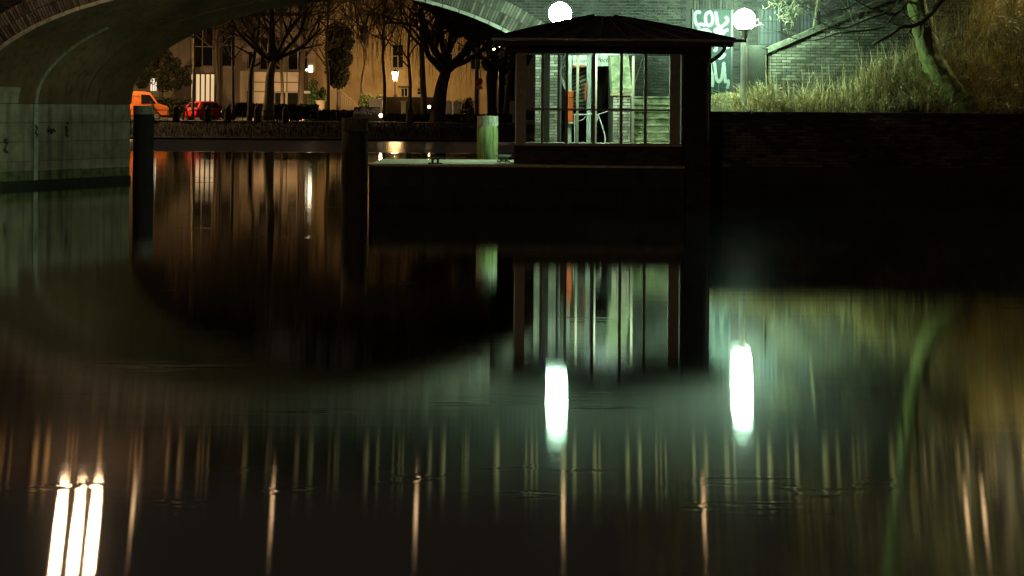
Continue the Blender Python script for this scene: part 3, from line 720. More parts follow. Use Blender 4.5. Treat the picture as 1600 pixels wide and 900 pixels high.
# left flank
for yq in (YF+.75, YBK-.1): MB().box(PXL+.02, PXL+.12, yq-.05, yq+.05, ZSILL-.068, ZHEAD).build('side_post', 'frame', pav)
MB().box(PXL+.02, PXL+.16, YF+.201, YBK-.001, ZHEAD+.001, ZEAVE-.06).build('side_beam', 'roof', pav)
# rear
def rx(px): return PX(px, YBK, 160)
zs2 = PZ(930, 223, YBK)
MB().box(PXL+.26, PXR-.02, YBK, YBK+.2, ZHEAD+.001, ZEAVE-.06).build('rear_beam', 'roof', pav)
MB().box(PXL+.26, PXR-.02, YBK+.02, YBK+.16, ZQ+.001, zs2-.04).build('rear_parapet', 'brick_dark', pav)
MB().box(PXL+.26, PXR-.02, YBK-.01, YBK+.18, zs2-.038, zs2).build('rear_sill', 'frame', pav)
for a, b2 in ((850, 859),): MB().box(rx(a), rx(b2), YBK+.02, YBK+.16, zs2+.001, ZHEAD).build('rear_post', 'board_dark', pav)
for m1 in (902.5, 931, 989.5): MB().box(rx(m1)-.028, rx(m1)+.028, YBK+.03, YBK+.1, zs2+.001, ZHEAD).build('rear_mullion', 'frame', pav)
MB().box(PXL+.26, PXR-.02, YF+.25, YBK-.02, ZEAVE-.075, ZEAVE-.06).build('ceiling', 'frame', pav)
MB().box(PXL+.26, PXR-.02, YF+.27, YBK-.015, ZQ+.002, ZQ+.02).build('floor', 'coping', pav)
# brick pier at the right corner, down into the water
MB().box(PXR+.002, 4.60, YF-.4, YBK+.2, -1, ZEAVE-.06).build('pier_core', 'mortar_dark', pav)
brick_wall(pav, (PXR+.002, YF-.4, 0), (1,0,0), 4.60-PXR, 0.0, ZEAVE-.07, 'brick', None, lambda u, z: -z, 120, name='pier_brickwork')
# hip roof
ex0, ex1, ey0, ey1 = -0.45, 5.12, 29.35, 31.1
apx = P(936, 24.5, 30.25); r0, r1 = Vector((apx.x-.12, 30.25, apx.z)), Vector((apx.x+.35, 30.25, apx.z-.01))
mb = MB()
c = [Vector((ex0,ey0,ZEAVE)), Vector((ex1,ey0,ZEAVE)), Vector((ex1,ey1,ZEAVE)), Vector((ex0,ey1,ZEAVE))]
NS = 10
def slope(a, b2, ra, rb, n=NS):
    vs = []
    for i in range(n+1):
        t = i/n; p, q2 = a.lerp(ra, t), b2.lerp(rb, t); sag = 0.025*math.sin(PI*t)
        p = p+Vector((0,0,sag)); q2 = q2+Vector((0,0,sag)); vs += [p, q2]
    mb.add(vs, [(2*i, 2*i+1, 2*i+3, 2*i+2) for i in range(n)])
slope(c[0], c[1], r0, r1); slope(c[1], c[2], r1, r1); slope(c[2], c[3], r1, r0); slope(c[3], c[0], r0, r0)
mb.build('roof', 'roof', pav)
MB().box(ex0, ex1, ey0, ey1, ZEAVE-.055, ZEAVE-.004).build('soffit', 'roof', pav)
MB().box(ex0+.05, ex1-.05, ey0-.028, ey0-.003, ZEAVE-.17, ZEAVE-.006).box(ex0-.028, ex0-.003, ey0-.028, ey1, ZEAVE-.17, ZEAVE-.006).build('fascia', 'roof', pav)
for k in range(1, 9):       # standing seams on the front slope
    x0 = ex0+(ex1-ex0)*k/9; xt = r0.x+(r1.x-r0.x)*k/9; t1 = 0.94
    a = Vector((x0, ey0, ZEAVE)); e = Vector((xt, r0.y, r0.z)); pts = [a.lerp(e, t)+Vector((0,-.0,+.025*math.sin(PI*t)+.012)) for t in (0,.25,.5,.75,t1)]
    MB().tube(pts, .016, 5).build('roof_seam', 'roof', pav)
for a, rr2 in ((c[0], r0), (c[1], r1)):
    MB().tube([a.lerp(rr2, t)+Vector((0,0,+.025*math.sin(PI*t)+.015)) for t in (0,.2,.4,.6,.8,1)], .03, 6).build('hip_cap', 'roof', pav)
mb = MB(); gy = ey0-.08; prof = [(-.065,.0),(-.055,-.045),(-.02,-.065),(.02,-.065),(.045,-.045),(.05,0)]
mb.add([(ex0-.02, gy+a, ZEAVE-.0+b2) for a, b2 in prof]+[(ex1+.22, gy+a, ZEAVE+.0+b2) for a, b2 in prof], [(i, i+1, i+7, i+6) for i in range(5)])
mb.build('gutter', 'zinc', pav)
dp = MB().tube(catmull([P(1132, 66, gy), P(1131, 78, gy+.02), P(1122, 88, gy+.06), P(1110, 97, gy+.12), P(1105, 106, gy+.14), P(1105, 225, gy+.14)], 5), .043, 10).build('downpipe', 'dark_metal', pav, smooth=True)
for py in (120, 200):
    p = P(1105, py, gy+.14); MB().tube([p-Vector((0,0,.02)), p+Vector((0,0,.02))], .055, 10).build('pipe_bracket', 'dark_metal', dp)
# ================================================================== BEHIND THE PAVILION
# staircase up to the street
st = thing('stone_staircase', 'mossy stone steps with a sloped side parapet seen through the pavilion windows', 'stairs', (3.6, 32.3, ZQ))
sx0, sx1 = 3.12, 4.3; rise = (2.62-ZQ)/9; tread = 0.185
for i in range(9):
    y = 32.25+i*tread
    MB().box(sx0, sx1, y, 33.99 if i == 8 else y+tread+.3, ZQ+.001 if i == 0 else ZQ+i*rise-.02, ZQ+(i+1)*rise-.045).build('step_riser', 'green_stone', st)
    MB().box(sx0-.004, sx1, y-.025, y+tread-.028 if i < 8 else 33.985, ZQ+(i+1)*rise-.044, ZQ+(i+1)*rise).build('step_tread', 'green_stone', st, bevel=.006)
p0 = PX(958, 32.15, 180); p1 = PX(985, 32.15, 180)
zc0 = PZ(970, 150, 32.15)
MB().prism([(32.17, ZQ), (33.98, ZQ), (33.98, zc0+1.45), (32.6, zc0+.02), (32.17, zc0)], p0+.012, p1, 'x').build('side_parapet_core', 'mortar', st)
brick_wall(st, (p0, 32.17, 0), (1,0,0), p1-p0, ZQ+.005, zc0, 'brick_pale', None, lambda u, z: 0, 60, name='side_brickwork')
MB().box(p0-.04, p1+.02, 32.1, 32.62, zc0+.002, zc0+.085).build('cap_stone', 'stone', st, bevel=.01)
MB().prism([(32.16, zc0+.09), (32.66, zc0+.09), (33.97, zc0+1.38), (33.97, zc0+1.75), (33.0, zc0+1.0), (32.16, zc0+.2)], p0-.03, p1+.03, 'x').build('sloped_coping', 'green_stone', st, bevel=.012)
hr = catmull([P(985, 165, 32.2), P(986, 150, 32.25), P(992, 128, 32.7), P(1003, 92, 33.5), P(1008, 70, 33.9)], 4)
MB().tube(hr, .02, 8).build('handrail', 'dark_metal', st)
MB().tube([P(985, 167, 32.2), P(985, 222, 32.2)], .016, 6).build('handrail_post', 'dark_metal', st)
cl2 = thing('assumed_ceiling_light', 'small unseen ceiling light assumed under the pavilion roof to light the steps behind', 'ceiling light', (2.3, 30.6, 3.825))  # hidden lamp, assumed and added to brighten the steps
MB().lathe([(.17,0),(.17,-.015),(.15,-.02)], (0,0,0), 20).build('light_rim', 'white', cl2, local=True)
MB().lathe([(.148,-.021),(.12,-.045),(.02,-.05)], (0,0,0), 20).build('lens', 'assumed_ceiling_lamp', cl2, local=True)
# lifebuoy station on a white post
YL = 33.45
def wpost(px0, px1, label):
    a, b2 = PX(px0, YL), PX(px1, YL); t = thing('white_post', label, 'post', ((a+b2)/2, YL, ZQ))
    MB().box(a, b2, YL-.05, YL+.05, ZQ, 3.84).build('post_shaft', 'white', t, bevel=.01)
    MB().box(a-.05, b2+.05, YL-.1, YL+.1, ZQ-.003, ZQ+.02).build('foot_plate', 'zinc', t)
wpost(884.5, 893, 'white painted post carrying the orange lifebuoy box')
wpost(916.5, 923.5, 'white painted post to the right of the orange lifebuoy box, beside the dark passage')
lb = thing('lifebuoy_box', 'tall orange lifebuoy box on a white post inside the pavilion view', 'lifebuoy box', (PX(889, YL-.15), YL-.15, PZ(889, 190, YL-.15)))
a, b2 = PX(883.5, YL-.15), PX(895.5, YL-.15); z0, z1 = PZ(889, 191, YL-.15), PZ(889, 141.5, YL-.15)
MB().box(a, b2, YL-.22, YL-.055, z0, z0+(z1-z0)*.76).build('case', 'orange', lb, bevel=.02)
MB().box(a-.005, b2+.005, YL-.235, YL-.055, z0+(z1-z0)*.77, z1).build('case_lid', 'orange', lb, bevel=.03)
MB().box(a-.01, b2+.01, YL-.24, YL-.055, z0-.03, z0-.002).build('bottom_rim', 'white', lb)
tp = PX(915, YL-.1); t = thing('red_pole_marker', 'narrow red board fixed upright beside the second white post', 'board', (tp, YL-.1, PZ(915, 156, YL)))
MB().box(tp-.022, tp+.022, YL-.12, YL-.09, PZ(915,156,YL), PZ(915,130,YL)).build('board', 'orange', t, bevel=.004)
MB().box(tp-.012, tp+.012, YL-.088, YL-.07, PZ(915,157.5,YL), PZ(915,128,YL)).build('backing_strip', 'dark_metal', t)
sg = thing('notice_board', 'hanging notice board with lettering and a red bottom edge between the white posts', 'sign', (PX(906, 33.6), 33.6, PZ(906, 105, 33.6)))
a, b2 = PX(893.5, 33.6), PX(920, 33.6); z0, z1 = PZ(906, 105, 33.6), PZ(906, 80, 33.6)
MB().box(a, b2, 33.585, 33.615, z0+.05, z1).build('panel', 'sign_white', sg)
MB().box(a-.005, b2+.005, 33.575, 33.62, z0, z0+.048).build('bottom_edge', 'sign_red', sg)
text('lettering', 'ANLEGER', .085, ((a+b2)/2, 33.583, z0+.13), 'ink', sg)
s2 = thing('paper_sign', 'small white sign hand lettered Pech over the dark passage', 'sign', (PX(941, 33.6), 33.6, PZ(941, 103.5, 33.6)))
a, b2 = PX(931.5, 33.6), PX(950.5, 33.6); z0, z1 = PZ(941, 103.5, 33.6), PZ(941, 84, 33.6)
MB().box(a, b2, 33.59, 33.605, z0, z1).build('panel', 'sign_white', s2)
text('lettering', 'Pech', .17, ((a+b2)/2, 33.588, z1-.22), 'ink', s2, shear=.2)
rl = thing('bent_tube_rail', 'pale bent tube rail standing in front of the dark passage', 'railing', (PX(930, 32.6), 32.6, ZQ))
MB().tube(catmull([P(896, 179, 32.6), P(912, 179, 32.6), P(932, 178.5, 32.6), P(937, 186, 32.6), P(943, 204, 32.6), P(945.5, 215, 32.6), P(945, 228, 32.6)], 5), .018, 8).build('rail', 'white', rl, smooth=True)
MB().tube([P(932, 179, 32.6), P(942, 176.5, 32.62), P(951, 173, 32.64)], .012, 6).build('upper_arm', 'white', rl)
MB().tube([P(932, 180, 32.6), P(933.5, 184, 32.6), P(932, 192, 32.6)], .012, 6).build('short_arm', 'white', rl)
MB().tube(catmull([P(903, 189, 32.6), P(910, 187, 32.6), P(915, 182, 32.6)], 4), .010, 6).tube([P(898, 179, 32.6), P(898, 232, 32.6)], .014, 6).build('brace', 'white', rl)
# ================================================================== GLOBE LAMPS
def globe_lamp(px, py, Y, zfoot, label, pr, m, gm='globe'):
    p = P(px, py, Y); t = thing('globe_lamp', label, 'street lamp', (p.x, Y, zfoot), 'white globe lamps by the pavilion')
    zc = p.z-zfoot
    MB().lathe([(pr+.05,0),(pr+.05,.06),(pr,.1),(pr,zc-.28)], (0,0,0), 16).build('lamp_post', m, t, local=True, smooth=False)
    MB().lathe([(pr+.03,zc-.285),(pr+.1,zc-.25),(pr+.1,zc-.235)], (0,0,0), 16).build('collar', 'zinc', t, local=True)
    MB().sphere((0,0,zc), .275, 32, 18, -.86).build('globe', gm, t, local=True, smooth=True)
globe_lamp(875, 21, 31.4, ZQ-.005, 'glowing white globe lamp rising behind the pavilion roof', .05, 'dark_metal')
globe_lamp(1163, 31, 32.35, 2.3, 'glowing white globe lamp on a thick pale post by the graffiti door', .085, 'pale_stone', 'globe_door')
# ================================================================== RETAINING WALL, BANK, STAIR WALL
YW = 31.25; WX0, WX1 = 4.602, 17.0; ZW = PZ(1350, 175.5, YW)
rw = thing('retaining_wall', 'long dark brick retaining wall below the grassy bank', 'wall', (WX0, YW, 0))
MB().box(WX0, WX1, YW+.012, YW+.5, -1, ZW-.1).build('wall_core', 'mortar_dark', rw)
brick_wall(rw, (WX0, YW+.012, 0), (1,0,0), WX1-WX0, PZ(1300, 262, YW), ZW-.1, 'brick_patch', None, lambda u, z: abs(u-2.4)*.3+abs(z-1.7), 280, name='wall_brickwork')
x = WX0; rg = random.Random(21)
while x < WX1-.05:
    wdt = min(1.2, WX1-x); MB().box(x+.003, x+wdt-.003, YW-.03-rg.uniform(0,.006), YW+.53, ZW-.098, ZW-rg.uniform(0,.004)).build('coping_stone', 'quay', rw, bevel=.008); x += wdt
zl = PZ(1300, 263, YW); x = WX0
while x < WX1-.05:
    wdt = min(1.5, WX1-x)
    MB().box(x+.005, x+wdt-.005, YW-.07-rg.uniform(0,.008), YW+.02, 0.45, zl-.01).build('plinth_stone', 'quay', rw, bevel=.01)
    MB().box(x+.005, x+wdt-.005, YW-.075-rg.uniform(0,.008), YW+.02, -.6, 0.44).build('plinth_stone', 'quay', rw, bevel=.01); x += wdt
def gz(X, Y):
    s = max(0.0, min(1.0, (X-7.2)/4.2)); s = s*s*(3-2*s)
    base = ZW-.06 + (Y-YW-.4)*(0.16 + 1.45*s)
    if X < 6.6: base = ZW-.06 + min(.38, max(0, (Y-YW-.4))*.35)
    return base + .06*math.sin(X*2.1+Y)+.05*math.sin(X*4.7-Y*3)
mb = MB(); nx, ny = 60, 26
gx = [WX0 + (24-WX0)*i/nx for i in range(nx+1)]; gy2 = [YW+.45 + (40-YW-.45)*j/ny for j in range(ny+1)]
def gzz(X, Y): return min(gz(X, Y), 6.65) if Y < 36 or X > 0 else gz(X, Y)
for x in gx:
    for y in gy2: mb.v.append((x, y if x > 14.9 or y < 33.9 else min(y, 33.95+0*(y)), gzz(x, y if x > 14.9 or y < 33.9 else 33.95)))
for i in range(nx):
    for j in range(ny):
        p = i*(ny+1)+j; mb.f.append((p, p+ny+1, p+ny+2, p+1))
tag(mb.build('embankment', 'soil', smooth=True), 'steep earth bank covered in dead grass', None, None, 'structure')
# inner stair wall climbing to the right with its coping
sw = thing('stair_wall', 'brick wall with sloping stone coping climbing right behind the dead grass', 'wall', (6.6, 33.0, 2.6))
YS = 33.0; sA = P(1199, 76, YS); sB = P(1400, -10, YS); sB = sA + (sB-sA)*1.6
sl = (sB.z-sA.z)/(sB.x-sA.x)
MB().prism([(sA.x, 2.0), (sB.x, 2.0), (sB.x, sB.z-.12), (sA.x, sA.z-.12)], YS+.012, YS+.3).build('wall_core', 'mortar', sw)
brick_wall(sw, (sA.x, YS+.012, 0), (1,0,0), sB.x-sA.x, 2.2, sB.z, 'brick_mid', lambda u, z, wd: z+.05 < sA.z-.12+sl*(u-wd/2), lambda u, z: abs(u-1.2)+abs(z-3.6), 200, name='stair_brickwork')
n = 9
for i in range(n):
    a = sA.lerp(sB, i/n); e = sA.lerp(sB, (i+1)/n); d = (e-a).normalized()*.004
    a = a+d; e = e-d
    MB().add([(a.x,YS-.06,a.z-.12),(e.x,YS-.06,e.z-.12),(e.x,YS-.06,e.z+.03),(a.x,YS-.06,a.z+.03),(a.x,YS+.36,a.z-.12),(e.x,YS+.36,e.z-.12),(e.x,YS+.36,e.z+.03),(a.x,YS+.36,a.z+.03)],
             [(0,1,2,3),(7,6,5,4),(3,2,6,7),(0,4,5,1),(0,3,7,4),(1,5,6,2)]).build('coping_stone', 'stair_coping', sw, bevel=.008)
nx0, nx1 = PX(1168.5, YS-.05), PX(1197.5, YS-.05)
MB().box(nx0, nx1, YS-.08, YS+.4, 2.2, PZ(1183, 71, YS-.08)).build('end_pillar', 'stone_dim', sw, bevel=.015)
# ================================================================== DEAD GRASS
def blades(name, pts, hfun, m, label, seed, lean=0.55, wid=0.008, seg=3, sxk=0.0):
    rs = np.random.RandomState(seed); n = len(pts)
    base = np.array(pts); h = hfun(base, rs); az = rs.uniform(0, 2*PI, n); ln = rs.normal(0, lean, n)
    dx, dy = np.cos(az)*np.abs(ln), np.sin(az)*np.abs(ln)
    wa = rs.uniform(0, 2*PI, n); wx, wy = np.cos(wa)*wid, np.sin(wa)*wid*.5
    V = np.zeros((n, (seg+1)*2, 3)); curl = rs.uniform(.6, 1.8, n)
    for k in range(seg+1):
        t = k/seg; q = t**1.6*curl
        cx = base[:,0]+dx*h*q; cyy = base[:,1]+dy*h*q; cz = base[:,2]+h*t*(1-.25*np.abs(ln)*t*curl)
        tw = (1-.8*t)
        V[:,2*k] = np.stack([cx-wx*tw, cyy-wy*tw, cz], 1); V[:,2*k+1] = np.stack([cx+wx*tw, cyy+wy*tw, cz], 1)
    per = (seg+1)*2; idx = np.arange(n)[:,None]*per
    fl = []
    for k in range(seg): fl.append(np.concatenate([idx+2*k, idx+2*k+1, idx+2*k+3, idx+2*k+2], 1))
    Fc = np.stack(fl, 1).reshape(-1, 4)
    me = bpy.data.meshes.new(name); me.vertices.add(n*per); me.vertices.foreach_set('co', V.reshape(-1))
    me.loops.add(Fc.size); me.loops.foreach_set('vertex_index', Fc.reshape(-1).astype(np.int32))
    me.polygons.add(len(Fc)); me.polygons.foreach_set('loop_start', np.arange(0, Fc.size, 4, dtype=np.int32)); me.polygons.foreach_set('loop_total', np.full(len(Fc), 4, dtype=np.int32))
    me.update(); me.validate(); me.materials.append(M[m])
    o = bpy.data.objects.new(name, me); COL.objects.link(o); return tag(o, label, None, None, 'stuff')
rs = np.random.RandomState(4); pts = []
cl = [(rs.uniform(5.6, 17), rs.uniform(31.8, 33.9), rs.uniform(.5, 1.3)) for _ in range(70)]
while len(pts) < 40000:
    if rs.rand() < .6:
        c0 = cl[rs.randint(len(cl))]; x, y = rs.normal(c0[0], .3), rs.normal(c0[1], .22)
    else: x, y = rs.uniform(4.9, 17.5), rs.uniform(31.65, 33.92)
    if not (4.75 < x < 18 and 31.6 < y < 33.93): continue
    if x < 6.0 and (rs.rand() > (.10 if y < 33.2 else .02)+max(0, (x-5.35))*.6 or y > 32.9): continue
    if 6.05 < x < 10.8 and 32.85 < y: continue
    pts.append((x, y, gzz(x, y)-.02))
for _ in range(900):
    a = rs.uniform(0, 2*PI); r = abs(rs.normal(.0, .28))+.22; x, y = 11.15+r*math.cos(a)*1.2, 31.95+r*math.sin(a)*.8
    if y > YW+.5: pts.append((x, y, gzz(x, y)-.02))
def gh(b2, rs):
    h = rs.gamma(3.2, .105, len(b2))*(0.65+.55*np.clip((b2[:,0]-6.2)/2, 0, 1))
    h *= 0.6+.5*np.sin(b2[:,0]*3.1)*np.sin(b2[:,0]*1.3+1)+.2
    return np.clip(h, .05, 1.3)
blades('dead_grass', pts, gh, 'grass', 'thick dead grass covering the bank above the dark wall', 8, lean=.8)
pts2 = [(x, rs.uniform(31.9, 33.8), 0) for x in np.concatenate([rs.uniform(6.5, 18, 500), rs.uniform(6.5, 11, 300)])]
pts2 = [(x, y, gzz(x, y)) for x, y, _ in pts2 if not (x < 10.8 and y > 32.85)]
blades('tall_stems', pts2, lambda b2, rs: rs.uniform(.5, 1.25, len(b2)), 'grass', 'tall dry stems standing out of the dead grass on the bank', 18, lean=.22, wid=.007, seg=4)
pm = [p for p in pts if rs.rand() < .5]
blades('matted_grass', pm, lambda b2, r_: r_.uniform(.15, .55, len(b2)), 'grass', 'matted flattened dead grass between the stems on the bank', 48, lean=1.3, wid=.007, seg=4)
lf = MB(); rgl = random.Random(99)
for k in range(7000):
    p = pts[rgl.randrange(len(pts))]
    if p[0] < 6.2: continue
    q = Vector((p[0], p[1]-.05, p[2]+abs(rgl.gauss(.1, .22)))); a = Vector((rgl.gauss(0,1), rgl.gauss(0,1), rgl.gauss(0,1))).normalized(); b2 = a.orthogonal().normalized(); s_ = rgl.uniform(.015, .05)
    lf.add([q-a*s_, q+b2*s_*.6, q+a*s_, q-b2*s_*.6], [(0,1,2,3)])
tag(lf.build('withered_leaves', 'dead_leaf'), 'withered brown leaves caught in the dead grass', None, None, 'stuff')
pt = [pts[rs.randint(len(pts))] for _ in range(1500)]; pt = [p for p in pt if p[0] > 6.3]
blades('scrub_twigs', pt, lambda b2, r_: r_.uniform(.25, 1.0, len(b2)), 'scrub', 'tangled pale scrub twigs among the dead grass', 58, lean=.9, wid=.014, seg=5)
pd = [pts[rs.randint(len(pts))] for _ in range(2200)]; pd = [p for p in pd if p[0] > 6.3 and math.sin(p[0]*2.3+p[2]*3)+math.sin(p[0]*5.1-p[2]*4) > .3]
blades('dark_scrub', pd, lambda b2, r_: r_.uniform(.2, .75, len(b2)), 'twig', 'dark leafless scrub between the pale grass', 68, lean=1.0, wid=.014, seg=4)
# short turf on the landing near the door
pts3 = [(rs.uniform(4.75, 6.3), rs.uniform(31.75, 33.8), 0) for _ in range(4500)]
pts3 = [(x, y, gzz(x, y)-.01) for x, y, _ in pts3]
blades('short_turf', pts3, lambda b2, rs: rs.uniform(.03, .11, len(b2)), 'grass', 'short thin turf in front of the graffiti door', 28, lean=.6, wid=.006, seg=2)
# ================================================================== TREES
def grow(start, d, length, rad, lvl, maxl, rg, trunk, twigs, spread=.65, up=.08, kids=(3, 5), wob=.18, minr=.004, droop=0.0, ratio=.62):
    n = 5 if lvl < 2 else 4; pts = [Vector(start)]; dd = Vector(d).normalized(); rads = [rad]
    for i in range(n):
        dd = (dd + Vector((rg.gauss(0, wob), rg.gauss(0, wob), rg.gauss(0, wob)+up-droop*lvl))).normalized()
        pts.append(pts[-1]+dd*length/n); rads.append(max(minr, rad*(1-.55*(i+1)/n)))
    (trunk if lvl <= 1 else twigs).tube(pts, rads, 9 if lvl == 0 else (6 if lvl == 1 else (4 if lvl == 2 else 3)), cap=(lvl <= 1))
    if lvl >= maxl: return
    nk = rg.randint(*kids)
    for k in range(nk):
        t = rg.uniform(.35, 1.0) if lvl > 0 else rg.uniform(.45, 1.0)
        if k == 0: t = 1.0
        f = t*n; i = min(int(f), n-1); p = pts[i].lerp(pts[i+1], f-i)
        ax = Vector((rg.gauss(0,1), rg.gauss(0,1), rg.gauss(0,.6))).normalized()
        nd = (dd*(1-spread*.5) + ax*spread).normalized()
        if nd.z < -.2 and droop == 0: nd.z *= -.5
        grow(p, nd, length*ratio*rg.uniform(.8, 1.15), max(minr, rad*(1-.5*t)*.62), lvl+1, maxl, rg, trunk, twigs, spread, up, kids, wob, minr, droop, ratio)
# the leaning tree on the bank
lt = thing('leaning_tree', 'leaning bare tree with green algae on its trunk growing from the grassy bank', 'tree', P(1484, 146, 31.95))
YT = 31.95
tp = catmull([P(1508, 186, YT), P(1492, 154, YT), P(1474, 122, YT), P(1455, 92, YT), P(1443, 52, YT), P(1433, 10, YT), P(1425, -60, YT), P(1414, -150, YT), P(1404, -260, YT), P(1396, -380, YT)], 5)
rads = [.315*(1-.5*i/len(tp))*(1+.55*math.exp(-i/2.6)) for i in range(len(tp))]
tp2 = []; rads2 = []
for i in range(len(tp)-1):
    for k in range(3): tp2.append(tp[i].lerp(tp[i+1], k/3)); rads2.append(rads[i]+(rads[i+1]-rads[i])*k/3)
tk = MB().tube(tp2, rads2, 22); tw = MB(); rg = random.Random(31)
for i in range(len(tp2)):     # fluted, knotty surface
    for k in range(22):
        v = Vector(tk.v[i*22+k]); d = v-tp2[i]; a = 2*PI*k/22
        f = 1+.07*math.sin(3*a+i*.13)+.045*math.sin(7*a-i*.31)+.03*math.sin(i*.9+2*a)+rg.uniform(-.03,.03)
        tk.v[i*22+k] = tuple(tp2[i]+d*f)
tk.build('trunk', 'bark_green', lt, smooth=True)
def limb(pp, r0, r1, Ys, name, par, mt, sub=0, n=4, sublen=.5, side=(0,0,1), rg=rg):
    pts = catmull([P(a, b2, y) for (a, b2), y in zip(pp, Ys)], n)
    mbl = MB().tube(pts, [r0+(r1-r0)*i/(len(pts)-1) for i in range(len(pts))], 7)
    tws = MB()
    for k in range(sub):
        i = rg.randint(2, len(pts)-2); d = (pts[i+1]-pts[i-1]).normalized()
        dd = (d*.6+Vector((rg.gauss(0,.35), rg.gauss(0,.35), rg.gauss(0,.6)))).normalized()
        grow(pts[i], dd, sublen*rg.uniform(.5,1.2), max(.006, (r0+(r1-r0)*i/len(pts))*.45), 2, 4, rg, mbl, tws, .6, .04, (2,3), .2, .004)
    o = mbl.build(name, mt, par, smooth=True)
    if tws.f: tws.build('sprays', 'twig' if mt == 'bark' else 'twig_pale', o)
    return o
yb = 31.6
limb([(1510,-40),(1472,0),(1450,26),(1428,40),(1408,42),(1392,54),(1364,69)], .075, .035, [32.0]+[yb]*6, 'branch', lt, 'bark', 7, sublen=.6)
limb([(1432,-30),(1415,8),(1396,22),(1372,18),(1345,6),(1322,-8)], .035, .02, [32.0]+[31.5]*5, 'branch', lt, 'bark', 7, sublen=.7)
limb([(1425,-20),(1390,16),(1360,28),(1325,43),(1306,44),(1285,36),(1262,22)], .03, .008, [32.0]+[31.4]*6, 'branch', lt, 'bark', 9, sublen=.6)
limb([(1428,-5),(1396,25),(1380,42),(1350,48),(1310,52),(1275,63),(1240,60),(1215,48)], .034, .007, [32.0]+[31.5]*7, 'branch', lt, 'bark', 10, sublen=.6)
limb([(1420,-50),(1370,-25),(1330,10),(1300,18),(1275,30)], .03, .007, [32.0]+[31.7]*4, 'branch', lt, 'bark', 9, sublen=.6)
limb([(1408,42),(1388,32),(1378,24)], .02, .008, [yb]*3, 'branch', lt, 'bark', 3, sublen=.4)
# crown above the frame: seen in the water only
mbt = MB(); mtw = MB()
for k in range(9):
    i = rg.randint(22, len(tp)-1); a = rg.uniform(0, 2*PI)
    grow(tp[i], (math.cos(a), math.sin(a)*.5, rg.uniform(.1,.8)), rg.uniform(1.6, 2.8), .07, 1, 4, rg, mbt, mtw, .6, .05, (3,4), .2, .006)
mbt.build('upper_limbs', 'bark', lt, smooth=True); mtw.build('crown', 'twig', lt)
# pale lit twigs of a shrub hanging by the lamp
sh = thing('bare_shrub', 'bare shrub with pale brightly lit twigs beside the globe lamp and barred windows', 'shrub', P(1236, 80, 33.3))
mbt = MB(); mtw = MB(); rg = random.Random(12)
for pp in ([(1262,-30),(1254,2),(1240,22),(1228,35)], [(1262,-30),(1248,8),(1238,24),(1240,40)], [(1240,-30),(1224,0),(1212,6),(1200,2)], [(1255,-30),(1236,10),(1222,28),(1214,22)]):
    pts = catmull([P(a, b2, 32.5) for a, b2 in pp], 4); mbt.tube(pts, [.022-.012*i/len(pts) for i in range(len(pts))], 6)
    for k in range(7):
        i = rg.randint(2, len(pts)-2); d = (pts[i+1]-pts[i-1]).normalized()
        grow(pts[i], (d+Vector((rg.gauss(0,.7), rg.gauss(0,.3), rg.gauss(0,.5)))).normalized(), .32, .008, 2, 4, rg, mbt, mtw, .7, 0, (2,3), .3, .0045)
mbt.tube([P(1262,-28,32.5), P(1280,-10,32.8), P(1270, 60, 33.25), P(1268, 100, 33.25)], [.03,.04,.05,.06], 7)
mbt.build('stems', 'twig_pale', sh, smooth=True); mtw.build('sprays', 'twig_pale', sh)
def sapling(pp, Y, r, label, sub=5, m='bark'):
    t = thing('sapling', label, 'sapling', P(*pp[0], Y)); rg = random.Random(int(pp[0][0]))
    limb(pp, r, r*.4, [Y]*len(pp), 'stem', t, m, sub, sublen=.8, rg=rg)
sapling([(1486,138),(1478,108),(1466,74),(1456,40),(1447,5),(1438,-40)], 31.95, .035, 'thin dark sapling leaning over the leaning tree trunk')
sapling([(1511,122),(1508,92),(1502,50),(1499,20),(1490,-10),(1482,-40)], 32.6, .04, 'slender forked sapling standing right of the leaning tree', 6)
sapling([(1500,80),(1492,50),(1485,15),(1480,-20)], 32.9, .025, 'thin straight sapling rising just behind the forked sapling', 3)
sapling([(1355,112),(1345,86),(1338,50),(1328,20),(1320,-20)], 32.3, .015, 'very thin pale sapling in the middle of the dead grass', 4, 'twig_pale')
# bramble leaves
def leafcloud(mb, c, rx, ry, rz, n, size, rg, shape=None):
    for _ in range(n):
        while True:
            p = Vector((rg.uniform(-1,1), rg.uniform(-1,1), rg.uniform(-1,1)))
            if p.length < 1 and (shape is None or shape(p)): break
        q = Vector(c)+Vector((p.x*rx, p.y*ry, p.z*rz)); a = Vector((rg.gauss(0,1), rg.gauss(0,1), rg.gauss(0,1))).normalized(); b2 = a.orthogonal().normalized()
        s = size*rg.uniform(.6, 1.4); e = a*s; f = b2*s*.45
        mb.add([q-e, q+f, q+e, q-f], [(0,1,2,3)])
for i, (px, py, r, n, lab) in enumerate(((1510, 95, .75, 420, 'bramble with small grey leaves between the saplings and the bank'), (1590, 45, .8, 420, 'bramble with pale leaves high at the right edge of the bank'), (1450, -30, .9, 300, 'leafy bramble at the top of the bank behind the leaning tree'))):
    c = P(px, py, 32.9); t = thing('bramble', lab, 'bramble', (c.x, c.y, gzz(c.x, c.y)))
    mb = MB(); rg = random.Random(i+50); leafcloud(mb, c, r, .4, r*.55, n, .035, rg); mb.build('leaves', 'leaf_light', t)
    mb = MB()
    for k in range(12):
        a = rg.uniform(-r, r); mb.tube([(c.x+a*.3, c.y, gzz(c.x, c.y)-.05), (c.x+a*.7, c.y-.1, c.z), (c.x+a*1.1, c.y-.15, c.z+.3*rg.uniform(-1,1))], [.01,.008,.004], 4)
    mb.build('canes', 'twig', t)
